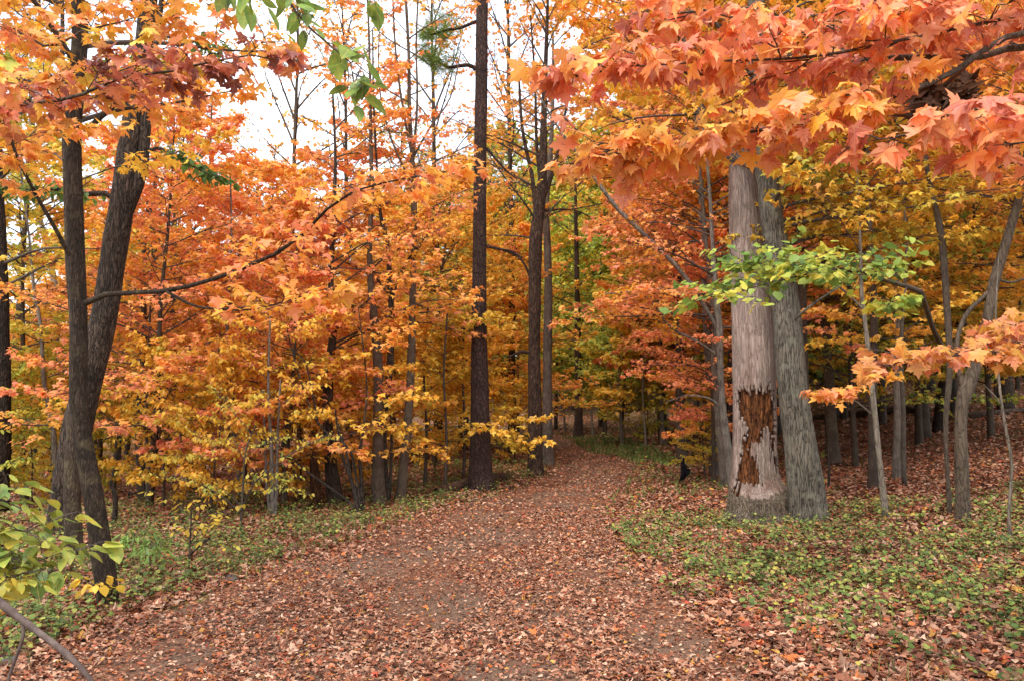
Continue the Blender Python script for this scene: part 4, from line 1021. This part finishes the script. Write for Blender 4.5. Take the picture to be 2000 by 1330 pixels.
# purple and orange maple on the left, close
overhang("maple_tree", "near maple with purplish red and orange leaves across the top left", "tree", (-4.2, 3.6),
    [(-4.15, 3.6, 1.3, .10), (-4.1, 3.6, 2.6, .085), (-4.0, 3.6, 3.1, .075)],
    [([(-200, 250, 3.8), (0, 212, 3.7), (134, 193, 3.6), (190, 172, 3.6), (232, 154, 3.55), (330, 140, 3.5), (420, 120, 3.5), (500, 108, 3.5), (540, 118, 3.5)], .022, dict(T=30, tl=.12, t0=.22, col=(.19, .22, .95))),
     ([(-200, 150, 3.9), (0, 150, 3.9), (100, 165, 3.8), (200, 150, 3.8), (300, 120, 3.7), (380, 135, 3.7)], .016, dict(T=18, tl=.15, t0=.22, col=(.40, .30, .95))),
     ([(-200, 40, 4.2), (0, 50, 4.1), (95, 92, 4.1), (160, 62, 4.1), (250, 40, 4.1), (330, 8, 4.0)], .020, dict(T=20, tl=.16, t0=.22, col=(.38, .14, 1.0))),
     ([(-150, -60, 4.3), (20, -20, 4.2), (180, -10, 4.2), (330, -30, 4.2), (420, 20, 4.2)], .016, dict(T=18, tl=.17, t0=.22, col=(.38, .14, 1.0))),
     ([(-150, 300, 4.6), (0, 290, 4.6), (80, 260, 4.7), (200, 250, 4.7)], .012, dict(T=16, tl=.2, t0=.25, col=(.40, .10, 1.05)))],
    (.2, .15, 1.0), MAPLE_HI, .072, curl=.6, S=3, K=4, lo=5, hi=70)
# green leaved tree overhead
overhang("hickory_tree", "tree with hanging sprays of long pointed green leaves at the top", "tree", (-2.6, .8),
    [(-2.6, .9, 1.5, .07), (-2.4, 1.1, 2.8, .06), (-2.0, 1.5, 3.3, .05)],
    [([(380, -260, 2.4), (500, -120, 2.6), (548, -30, 2.65), (575, 20, 2.65), (620, 70, 2.65), (665, 105, 2.65), (690, 130, 2.65), (690, 160, 2.62)], .014, dict(T=14, tl=.13, t0=.55, S=0, K=7, min_l=.12)),
     ([(250, -200, 2.4), (350, -90, 2.45), (400, -40, 2.45), (450, -15, 2.45)], .010, dict(T=9, tl=.12, t0=.55, S=0, K=7, min_l=.12)),
     ([(420, -220, 2.5), (560, -130, 2.6), (640, -40, 2.6), (700, -20, 2.6)], .008, dict(T=6, tl=.12, t0=.6, S=0, K=6, min_l=.10))],
    (.90, .03, 1.0), OVAL, .088, T=10, S=0, K=5, lo=10, hi=75, wide=.85)
# lime shrub at the left edge
overhang("shrub", "leafy shrub with large lime and gold oval leaves at the lower left", "shrub", (-2.75, 3.1),
    [(-2.7, 3.1, .35, .014)],
    [([(-100, 1180, 3.2), (-20, 1080, 3.15), (20, 1040, 3.1), (60, 1040, 3.0), (90, 1070, 3.0)], .012, dict(T=12, tl=.16, t0=.45)),
     ([(-100, 1160, 3.1), (-40, 1020, 3.1), (0, 975, 3.1), (25, 985, 3.1)], .010, dict(T=9, tl=.16, t0=.5)),
     ([(-100, 1200, 3.0), (-20, 1120, 3.0), (30, 1095, 3.0), (70, 1110, 3.0)], .012, dict(T=12, tl=.15, t0=.45)),
     ([(-100, 1220, 2.9), (-30, 1160, 2.9), (15, 1135, 2.9)], .010, dict(T=7, tl=.15, t0=.5, col=(.74, .06, .75)))],
    (.83, .08, .72), OVAL, .078, S=2, K=4, lo=0, hi=55, wide=.95)
tree("seedling", "small seedling with gold leaves against the foot of the leaning dark maple", [(192, 1200, 3), (190, 1165, 2.5), (184, 1140, 2)], 'young', flare=0, cat="sapling", knots=0,
     crowns=[(1170, 1142, 5, .12, .12, .64, .05, dict(T=3, S=0, K=2, tpl=OVAL, size=.085, min_l=.04))])
for a_, b_, lab in ((296, 1128, "tall narrow leaved green weed right of the leaning dark maple"), (262, 1112, "narrow leaved green weed close to the leaning dark maple's foot")):
    tree("weed", lab, [(a_, b_, 2), (a_ - 3, b_ - 35, 1.6), (a_ + 2, b_ - 72, 1)], 'young', flare=0, cat="weed", knots=0,
         crowns=[(b_ - 5, b_ - 70, 12, .12, .08, .93, .04, dict(T=3, S=0, K=3, tpl=OVAL, size=.09, wide=.4, min_l=.05, lo=0, hi=60))])
tree("shrub", "low spreading shrub of small gold and green leaves behind the left verge",
     [(470, 1030, 5), (474, 960, 4), (480, 880, 3), (500, 830, 2)], 'young', cat="shrub", flare=0, knots=0,
     limbs=[([(470, 1000, 4, 9.6), (500, 940, 3, 9.2), (570, 885, 3, 9.0), (640, 850, 2, 8.8)], (.70, .12, .8, 11, .2, dict(tpl=OVAL, size=.052, S=3, K=3))),
            ([(470, 1000, 4, 9.6), (420, 960, 3, 9.3), (370, 940, 3, 9.0), (320, 930, 2, 8.8)], (.70, .12, .8, 10, .25, dict(tpl=OVAL, size=.052, S=3, K=3)))],
     crowns=[(980, 850, 8, .9, .7, .68, .12, V(7, 3, 3, tpl=OVAL, size=.052, val=.8))])
tree("shrub", "leaning twiggy shrub with a few gold leaves and a broken stem at the verge",
     [(368, 1120, 4), (370, 1090, 4), (372, 1040, 3), (375, 990, 2)], 'oak', cat="shrub", flare=0, knots=0,
     limbs=[([(370, 1085, 5), (390, 1065, 5), (410, 1050, 4)], None), ([(372, 1060, 3), (395, 1030, 2), (430, 1010, 2)], (.66, .06, .85, 6, .4, dict(tpl=OVAL, size=.06, S=1, K=2)))],
     crowns=[(1060, 995, 6, .45, .35, .66, .06, dict(T=3, S=1, K=2, tpl=OVAL, size=.06, val=.85))])

# bare arching stem close to the camera
def bare_stem():
    b = np.array([-1.75, 1.5, float(gz(-1.75, 1.5))])
    root = thing("bare_branch", b, "bare dark arching stem crossing the lower left corner", "branch")
    P = np.vstack([b, [-1.6, 1.55, .75], [-1.35, 1.6, 1.18], at(-60, 1130, 1.62), at(0, 1176, 1.6), at(60, 1222, 1.58), at(118, 1266, 1.56), at(160, 1305, 1.55), at(190, 1350, 1.55), at(215, 1420, 1.55)])
    R = np.array([.011, .010, .009, .0075, .007, .0065, .0058, .0052, .0045, .003])
    S = spline(np.column_stack([P, R]), 60)
    m = MB(b); tubes(m, S[None, :, :3], S[None, :, 3] * (1 + .05 * np.sin(np.arange(60) * 1.9) + .22 * (np.arange(60) % 9 == 4) + .12 * (np.arange(60) % 13 == 2)), 9)
    m.build("stem", M['twig'], root, (1.2, 1.1, 1.15))
    P = np.array([at(44, 1212, 1.585), at(46, 1238, 1.58), at(36, 1272, 1.58), at(20, 1315, 1.58), at(8, 1370, 1.58)])
    S = spline(np.column_stack([P, np.linspace(.004, .0025, 5)]), 16)
    m = MB(b); tubes(m, S[None, :, :3], S[None, :, 3], 7)
    m.build("side_twig", M['twig'], root, (1.2, 1.1, 1.15))
bare_stem()

# ---------------------------------------------------------------- logs, sticks, stones, the black scrap
def log(label, pts, bark='log', name="fallen_log", lift=.4, tint=(1, 1, 1), cat="log", stubs=0, rough=.06):
    """pts (px, py, width px): laid on the ground where those points meet it"""
    P = np.array([hit(a, b) for a, b, w in pts]); R = np.array([w * p[1] / F / 2 for (a, b, w), p in zip(pts, P)])
    P[:, 2] = gz(P[:, 0], P[:, 1]) + R * lift * 2
    m = MB(P[0])
    p, r = trunk(m, P, R, k=12, flare=0, rough=rough, bury=0, knots=4)
    m.add(np.vstack([p[0] - [0, 0, 0], p[0] + R[0] * np.array([[0, math.cos(a), math.sin(a)] for a in np.arange(12) / 12 * 6.283])]), np.array([[0, 1 + (i + 1) % 12, 1 + i] for i in range(12)]))
    if not stubs:
        return tag(m.build(name, M[bark], None, tint), label, cat)
    root = thing(name, P[0], label, cat)
    m.build("trunk", M[bark], root, tint)
    for _ in range(stubs):
        i = rng.integers(2, len(p) - 2)
        d = nrm(np.array([rng.normal(0, .6), rng.normal(-.3, .4), rng.uniform(.3, 1)]))
        s = MB(P[0]); tubes(s, np.stack([p[i], p[i] + d * rng.uniform(.25, .6)])[None], np.array([[r[i] * .3, r[i] * .12]]), 6)
        s.build("branch_stub", M[bark], root, tint)
    return root
log("long weathered grey log lying across the right slope", [(1795, 826, 15), (1850, 822, 15), (1920, 815, 14), (1980, 808, 12), (2060, 798, 10)], tint=(1.1, 1.05, 1.0))
log("dark mossy log with broken stubs left of the weathered one on the slope", [(1560, 822, 10), (1640, 815, 13), (1700, 812, 13), (1760, 806, 15), (1815, 806, 10)], tint=(.6, .52, .45), stubs=4)
log("rotting brown log lying behind the foot of the pine", [(852, 966, 15), (880, 960, 20), (915, 952, 22), (960, 944, 22), (990, 938, 16)], tint=(.75, .5, .4), stubs=2)
log("thin fallen stick along the verge left of the pine", [(842, 968, 4), (880, 968, 4), (930, 966, 3), (960, 962, 3)], name="stick", cat="stick", lift=.6)
log("dark fallen limb at the foot of the leaning dark maple", [(86, 1110, 6), (120, 1109, 8), (160, 1106, 9), (186, 1108, 8)], name="stick", cat="stick", tint=(.6, .5, .45), lift=.6)
log("fallen limb lying in weeds right of the leaning dark maple", [(222, 1078, 6), (260, 1072, 7), (300, 1055, 5), (318, 1046, 4)], name="stick", cat="stick", tint=(.7, .6, .5), lift=.6)
log("long mossy fallen pole low in the left woods", [(330, 1010, 7), (400, 995, 9), (460, 985, 8), (530, 985, 6)], name="stick", cat="stick", tint=(.5, .45, .4), lift=.6)
log("pale short stick in the leaves in front of the cracked maple", [(1462, 1098, 5), (1480, 1102, 6), (1498, 1108, 4)], name="stick", cat="stick", tint=(2.0, 1.9, 1.8), lift=.6)
log("brown stick half covered by leaves below the lichen spotted sapling", [(1610, 1112, 6), (1640, 1116, 6), (1672, 1122, 4)], name="stick", cat="stick", tint=(1.5, 1.3, 1.1), lift=.6)
log("thin twig lying at the right edge of the path", [(1194, 1103, 3), (1220, 1098, 3), (1248, 1090, 2)], name="stick", cat="stick", tint=(.6, .55, .5), lift=.8)
log("long thin stick leaning over litter right of the crooked tree", [(1905, 995, 4), (1950, 1008, 4), (1990, 1016, 3)], name="stick", cat="stick", tint=(.6, .5, .45), lift=1.2)
log("thin stick on the slope beside the stick like stem", [(1612, 908, 4), (1640, 909, 4), (1660, 912, 3)], name="stick", cat="stick", tint=(.9, .8, .7), lift=1)

def stone(label, px_, py_, w, h, tint=(1, 1, 1)):
    p = hit(px_, py_); s = p[1] / F
    th = np.linspace(0, 2 * math.pi, 22, endpoint=False); ph = np.linspace(0, math.pi, 12)
    T_, Pp = np.meshgrid(th, ph)
    n1 = 1 + .13 * np.sin(T_ * 2 + 1 + Pp * 3) + .08 * np.sin(T_ * 5 + Pp * 4) + .04 * np.sin(T_ * 9 - Pp * 7) + rng.normal(0, .012, T_.shape)
    V_ = np.stack([np.sin(Pp) * np.cos(T_) * w * s / 2 * n1, np.sin(Pp) * np.sin(T_) * w * s * .4 * n1, np.cos(Pp) * h * s * .7 * n1], -1).reshape(-1, 3) + p
    r, c = T_.shape
    j, i = np.meshgrid(np.arange(r - 1), np.arange(c), indexing='ij')
    q = np.stack([j * c + i, (j + 1) * c + i, (j + 1) * c + (i + 1) % c, j * c + (i + 1) % c], -1).reshape(-1, 4)
    m = MB(p); m.add(V_, q)
    tag(m.build("stone", M['stone'], None, tint), label, "stone")
stone("dark lichened stone in the weeds of the left verge", 452, 1136, 34, 18, (.55, .5, .45))
stone("small rounded brown stone embedded in the path near the camera", 904, 1282, 22, 9, (.95, .78, .66))
stone("flat grey stone showing through leaves at the lower left corner", 20, 1300, 110, 22, (.95, .92, .95))
stone("pale stone half buried in litter left of the dead tree", 1392, 963, 18, 7, (1.1, 1.05, 1.1))

def scrap():
    """a torn piece of black sheeting hooked on a twig"""
    Y = hit(1330, 948)[1]
    base = hit(1330, 948)
    root = thing("plastic_scrap", base, "torn black scrap of sheeting caught upright in the right verge weeds", "litter")
    out = [(1334, 892), (1337, 895), (1337, 903), (1342, 909), (1344, 911), (1340, 914), (1349, 916), (1347, 924), (1340, 931), (1335, 937), (1333, 942), (1331, 936), (1328, 940), (1326, 941), (1329, 926), (1330, 916), (1329, 907), (1332, 900)]
    c = at(1336, 917, Y)
    P = np.array([at(a, b, Y + .03 * math.sin(i * 1.7)) for i, (a, b) in enumerate(out)])
    n = len(P)
    mid = (P + c) / 2 + np.array([[0, .05 * math.sin(i * 2.3), 0] for i in range(n)])
    m = MB(base)
    f = [[i, (i + 1) % n, n + (i + 1) % n, n + i] for i in range(n)]
    m.add(np.vstack([P, mid]), f, smooth=False)
    m.add(np.vstack([mid, c - [0, .03, 0]]), [[i, (i + 1) % n, n] for i in range(n)], smooth=False)
    o = m.build("sheeting", M['black'], root)
    s = o.modifiers.new("thickness", 'SOLIDIFY'); s.thickness = .006
    m = MB(base); tubes(m, np.array([[base - [0, 0, .02], at(1331, 925, Y + .03), at(1335, 893, Y + .02)]]), np.array([[.006, .005, .003]]), 5)
    m.build("twig", M['twig'], root)
scrap()

# ---------------------------------------------------------------- the woods around: a few built trees, copied
def proto(name, H, r0, z0, B, L0, prof, T, S, K, tpl, size, el=(5, 30), droop=.15, keep=1.0, bark='young', k=8, bend=.25, **kw):
    root = thing(name, (0, 0, 0), "x", "tree")
    zs = np.linspace(0, H, 7)
    P = np.column_stack([np.cumsum(rng.normal(0, bend * .3, 7)) * zs / H, np.cumsum(rng.normal(0, bend * .3, 7)) * zs / H, zs])
    R = r0 * np.linspace(1, .12, 7) ** .9
    tb = MB(); path, rad = trunk(tb, P, R, k=k, n=16, flare=.3, rough=.05)
    fb = MB()
    L = limbs_on(path, z0, H * .98, B, L0, L0, el=el, droop=droop, prof=prof)
    limb_wood(fb, L, r0 * .32, 1, 4)
    foliage(fb, L, tpl, size, T=T, S=S, K=K, keep=keep, wood=1, **kw)
    t = tb.build("trunk", M[bark], root); c = fb.build("crown", [M['leaf'], M['shoot']], root)
    return root, t, c
layer = lambda t: (1 - t) ** .6 * .9 + .12
oval_ = lambda t: np.sin(np.clip(t * .85 + .12, 0, 1) * math.pi) ** .7
PR = {
    'low1': proto("maple_tree", 6.5, .06, 1.1, 46, 2.6, layer, 12, 4, 6, MAPLE_LO, .082, el=(0, 38), keep=.85),
    'low2': proto("maple_tree", 7.5, .07, 1.6, 44, 3.0, oval_, 12, 4, 6, MAPLE_LO, .095, el=(-5, 25)),
    'low3': proto("maple_tree", 5.0, .05, .6, 36, 2.0, layer, 11, 4, 6, MAPLE_LO, .085, el=(0, 35)),
    'tall1': proto("tree", 17, .14, 5.5, 60, 4.2, oval_, 13, 4, 5, KITE, .17, el=(10, 45)),
    'tall2': proto("tree", 20, .17, 7.5, 60, 4.6, oval_, 13, 4, 5, KITE, .18, el=(10, 50), bark='oak'),
    'thin': proto("tree", 15, .11, 3.5, 36, 2.8, oval_, 10, 3, 4, KITE, .12, el=(20, 60), keep=.33, rt=.009),
    'brush': proto("shrub", 2.4, .02, .25, 26, 1.2, oval_, 8, 3, 5, OVAL, .085, el=(10, 60)),
    'far': proto("tree", 16, .13, 2.0, 60, 4.0, oval_, 12, 3, 5, KITE, .26, el=(5, 40)),
}
used = set()
def place(kind, x, y, label, mu, sg=.12, val=1.0, s=1.0, group=None, tint=(1, 1, 1), sz=1.0, cat=None):
    r, t, c = PR[kind]
    if kind not in used:
        used.add(kind); R_, T_, C_ = r, t, c
    else:
        R_ = r.copy(); T_ = t.copy(); C_ = c.copy()
        for o in (R_, T_, C_): C.objects.link(o)
        T_.parent = R_; C_.parent = R_
    R_.location = (x, y, float(gz(x, y)) - .03)
    R_.rotation_euler = (rng.normal(0, .025), rng.normal(0, .025), rng.uniform(0, 6.28))
    R_.scale = (s, s, s * sz)
    C_.color = (mu, sg, val, 1); T_.color = (*tint, 1)
    for k_ in ("label", "group", "category"):
        if k_ in R_: del R_[k_]
    tag(R_, label, cat or ("shrub" if kind == 'brush' else "tree"), group)
def X(px_, d): return (px_ - 1000) / F * d

named = [
    # kind, px, distance, label, hue, spread, value, scale
    ('low3', 560, 12.5, "young maple with coral leaves filling the gap right of the V forked sapling", 0.345, 0.17, 1.0, .95),
    ('low1', 300, 12.8, "young maple with coral orange leaves beside the oak", 0.375, 0.18, 1.0, 1.0),
    ('low1', 480, 16.5, "young maple with layered orange leaves behind the shrub of straight stems", 0.415, 0.15, 1.0, 1.05),
    ('low2', 620, 19.0, "young maple with orange amber leaves behind the rotten snag", 0.450, 0.15, 1.0, .95),
    ('low1', 200, 18.0, "young maple with amber leaves behind the oak's foot", 0.510, 0.15, 1.0, 1.1),
    ('low2', 60, 16.0, "young maple with yellow leaves left of the oak", 0.695, 0.14, .95, 1.0),
    ('low2', 850, 19.5, "young maple with amber leaves left of the pine", 0.510, 0.14, 1.05, .95),
    ('low1', 770, 23.0, "young maple with orange yellow leaves behind the close pair of trunks", 0.490, 0.15, 1.05, 1.15),
    ('low2', 900, 27.0, "young maple with golden leaves behind the pine", 0.570, 0.14, 1.08, 1.1),
    ('low1', 1000, 24.5, "young maple with amber leaves in the gap between pine and ridged trunk", 0.490, 0.14, 1.05, 1.1),
    ('low2', 1010, 33.0, "young maple with golden leaves far behind the pine gap", 0.590, 0.12, 1.08, 1.15),
    ('low2', 1085, 37.0, "young tree with yellow green leaves beyond the bend of the path", 0.760, 0.14, 1.3, 1.2),
    ('low1', 1210, 27.5, "young maple with yellow green lower boughs over the grass strip", 0.760, 0.15, 1.1, 1.0),
    ('low2', 1180, 33.0, "young tree with light green leaves behind the hemlock", 0.820, 0.12, 1.3, 1.1),
    ('low2', 1388, 21.0, "young maple with orange boughs above the black scrap", 0.390, 0.18, 1.0, 1.0),
    ('low2', 1395, 25.0, "young maple with bright orange leaves behind the slim trunk cluster", 0.410, 0.15, 1.0, 1.1),
    ('low2', 1390, 15.5, "small maple with coral leaves hanging left of the dead tree", 0.31, 0.15, 1.05, .62),
    ('low3', 1372, 16.5, "small yellow leaved sapling beside the slim trunk cluster", 0.675, 0.12, 1.0, .4),
    ('low2', 1575, 20.0, "young maple with olive and amber leaves behind the cracked maple", 0.590, 0.17, .95, 1.1),
    ('low1', 1665, 17.0, "young maple with green and amber leaves right of the cracked maple", 0.760, 0.18, .85, 1.05),
    ('low2', 1790, 19.0, "young maple with gold green leaves above the weathered log", 0.740, 0.15, .95, 1.1),
    ('low1', 1930, 18.0, "young maple with orange gold leaves behind the crooked tree", 0.510, 0.17, .95, 1.1),
    ('low2', 2050, 15.0, "young maple with orange leaves at the far right of the slope", 0.490, 0.15, .95, 1.0),
    ('brush', 15, 13.5, "lime and gold shrub at the outer left behind the near shrub", .74, .12, .9, .95),
    ('brush', 75, 15.0, "gold shrub between the outer left trunk and the oak's foot", .64, .12, .95, 1.0),
    ('brush', 235, 15.5, "olive gold shrub just behind the dark bent dead stem", .70, .12, .9, .95),
    ('low3', 110, 19.0, "small yellow green maple filling the gap left of the oak", .72, .12, .95, .8),
    ('brush', 330, 12.5, "rounded gold leaved shrub low behind the curved dead stem", 0.590, 0.14, .95, 1.0),
    ('brush', 420, 11.5, "gold leaved shrub at the foot of the V forked sapling", 0.570, 0.14, .95, .9),
    ('brush', 590, 13.0, "orange gold shrub left of the rotten snag", 0.510, 0.14, .95, .95),
    ('brush', 690, 14.5, "gold shrub behind the arching bare stems", 0.550, 0.12, .95, .9),
    ('brush', 850, 17.0, "gold and green shrub behind the rotting log", 0.610, 0.14, .95, .9),
    ('brush', 1005, 20.0, "small yellow shrub right of the pine's foot", 0.590, 0.12, .95, .8),
    ('brush', 1260, 27.0, "olive shrub at the bend under the coral maple", 0.740, 0.12, .85, .9),
    ('thin', 20, 21.0, "tall thin tree with orange crown seen above the outer left trunk", 0.450, 0.15, 1.0, .95),
    ('thin', 330, 24.0, "tall thin tree with orange crown showing above the oak's right side", 0.410, 0.15, 1.0, .85),
    ('thin', 560, 22.0, "tall thin tree with bare limbs against the sky left of centre", 0.410, 0.15, 1.05, 1.0),
    ('thin', 690, 25.0, "tall thin tree with few leaves against the sky behind the close pair", 0.375, 0.15, 1.05, 1.05),
    ('thin', 860, 24.0, "tall thin tree with few leaves against the sky just left of the pine", 0.415, 0.15, 1.05, 1.05),
    ('thin', 1000, 25.0, "tall thin coral leaved tree right of the pine's upper trunk", 0.305, 0.15, 1.05, 1.15),
    ('tall1', 1290, 33.0, "tall tree with olive and amber crown above the bend", 0.695, 0.18, 1.0, .92),
    ('tall1', 1330, 20.0, "tall tree with amber crown behind the long grey limb", 0.470, 0.18, 1.0, .95),
    ('tall2', 1480, 24.0, "tall tree with orange crown above the dead tree", 0.430, 0.18, 1.0, 1.0),
    ('tall1', 1566, 14.5, "added tall maple with spreading amber crown to shade the slope, rooted just behind the cracked maple", .52, .16, .95, .9),  # added tree, trunk mostly hidden; its crown darkens the right hillside
    ('tall1', 2130, 12.5, "added tall maple beyond the edge with orange crown to shade the right slope", .50, .14, .95, .9),  # added tree rooted out of view, its crown keeps light off the slope
    ('tall1', 1620, 19.0, "tall tree with amber and green crown above the right slope", 0.570, 0.18, .95, .95),
    ('tall1', 1800, 20.0, "tall tree with deep orange crown above the right slope", 0.490, 0.15, .95, 1.0),
    ('tall2', 1960, 22.0, "tall tree with amber crown behind the crooked tree", 0.540, 0.15, .95, 1.0),
]
for kd, px_, d_, lab, mu, sg, val, s in named:
    place(kd, X(px_, d_), d_, lab, mu, sg, val, s, tint=(.8, .74, .68))

# many more of the same further in
r2 = np.random.default_rng(21)
pts_, tries = [], 0
while len(pts_) < 150 and tries < 20000:
    tries += 1
    d_ = 22 + 42 * r2.uniform(0, 1) ** .8
    px_ = r2.uniform(-150, 2150)
    x_ = X(px_, d_)
    r_, l_ = side(np.array([x_]), np.array([d_]))
    if (r_[0] < 2.0 and l_[0] < 2.0) or (1005 < px_ < 1285 and d_ < 45): continue
    if any((x_ - a) ** 2 + (d_ - b) ** 2 < 2.9 ** 2 for a, b in pts_): continue
    pts_.append((x_, d_))
    q = r2.uniform()
    left = px_ < 930
    mid = 520 < px_ < 940
    if px_ > 1240:
        kd = 'far' if q < .3 else ('tall1' if q < .55 else ('tall2' if q < .7 else 'low2'))
        mu = r2.choice([.44, .52, .60, .70, .78, .86, .92]); lab = "woodland tree in the mass of trunks and foliage up the right hillside"; g = "trees of the right hillside woods"
    elif px_ > 930:
        kd = 'far' if q < .5 else ('tall1' if q < .7 else 'low2')
        mu = r2.choice([.74, .8, .86, .9]); lab = "woodland tree in the green and gold mass beyond the path's bend"; g = "trees beyond the bend"
    elif mid:
        kd = 'thin' if q < .22 else ('low2' if q < .7 else 'low1')
        mu = r2.choice([.38, .46, .52, .60, .72]); lab = "woodland tree in the orange mass between oak and pine"; g = "trees of the woods between oak and pine"
    else:
        kd = 'thin' if q < .12 else ('thin' if q < .3 else ('tall1' if q < .33 else ('low2' if q < .75 else 'low1')))
        mu = r2.choice([.42, .52, .60, .70, .80]); lab = "woodland tree in the mass of foliage behind and left of the oak"; g = "trees of the woods behind the oak"
    place(kd, x_, d_, lab, mu, .17, r2.uniform(.9, 1.05), r2.uniform(.8, 1.15), group=g, tint=tuple(np.full(3, r2.uniform(.45, .85))))
for kd in PR:
    if kd not in used:
        for o in PR[kd]: bpy.data.objects.remove(o)

# the far-off wood, one mass
def distant():
    m = MB()
    n = 52000
    px_ = rng.uniform(-500, 2500, n); d_ = rng.uniform(62, 105, n)
    x_ = (px_ - 1000) / F * d_
    g = gz(x_, d_)
    cell = np.floor(px_ / 55).astype(int)
    rr = np.random.default_rng(5).uniform(0, 1, 4000)
    top = np.interp(px_, [-500, 0, 450, 560, 900, 960, 1090, 1200, 1500, 2500], [10, 12, 12, 11, 12, 15, 17, 23, 30, 30]) * (.75 + .4 * rr[cell + 100])
    h = top * rng.uniform(0, 1, n) ** .8
    P = np.column_stack([x_, d_, g + h])
    az = rng.uniform(0, 6.28, n)
    hd = np.column_stack([np.cos(az), np.sin(az), rng.normal(-.4, .4, n)]); nn = rng.normal(0, 1, (n, 3)) + [0, -.6, .8]
    cl = (rr[cell + 900] * .6 + rr[(cell + (h / 2.5).astype(int) * 7) % 3000 + 200] * .4)
    leaves(m, KITE, P, hd, nn, rng.uniform(.35, .8, n), np.column_stack([rng.uniform(0, 1, n), cl, rng.uniform(0, 1, n)]), 0)
    k = 150
    px2 = rng.uniform(-300, 2300, k); d2 = rng.uniform(60, 95, k); x2 = (px2 - 1000) / F * d2; z2 = gz(x2, d2)
    H = rng.uniform(8, 15, k)
    P = np.stack([np.column_stack([x2, d2, z2 - .3]), np.column_stack([x2 + rng.normal(0, .3, k), d2, z2 + H * .5]), np.column_stack([x2 + rng.normal(0, .8, k), d2, z2 + H])], 1)
    tubes(m, P, np.array([[.2, .15, .05]]) * rng.uniform(.5, 1.3, (k, 1)), 5, 1)
    tag(m.build("distant_woods", [M['leaf'], M['shoot']], None, (.56, .16, .95)), kind="stuff")
distant()
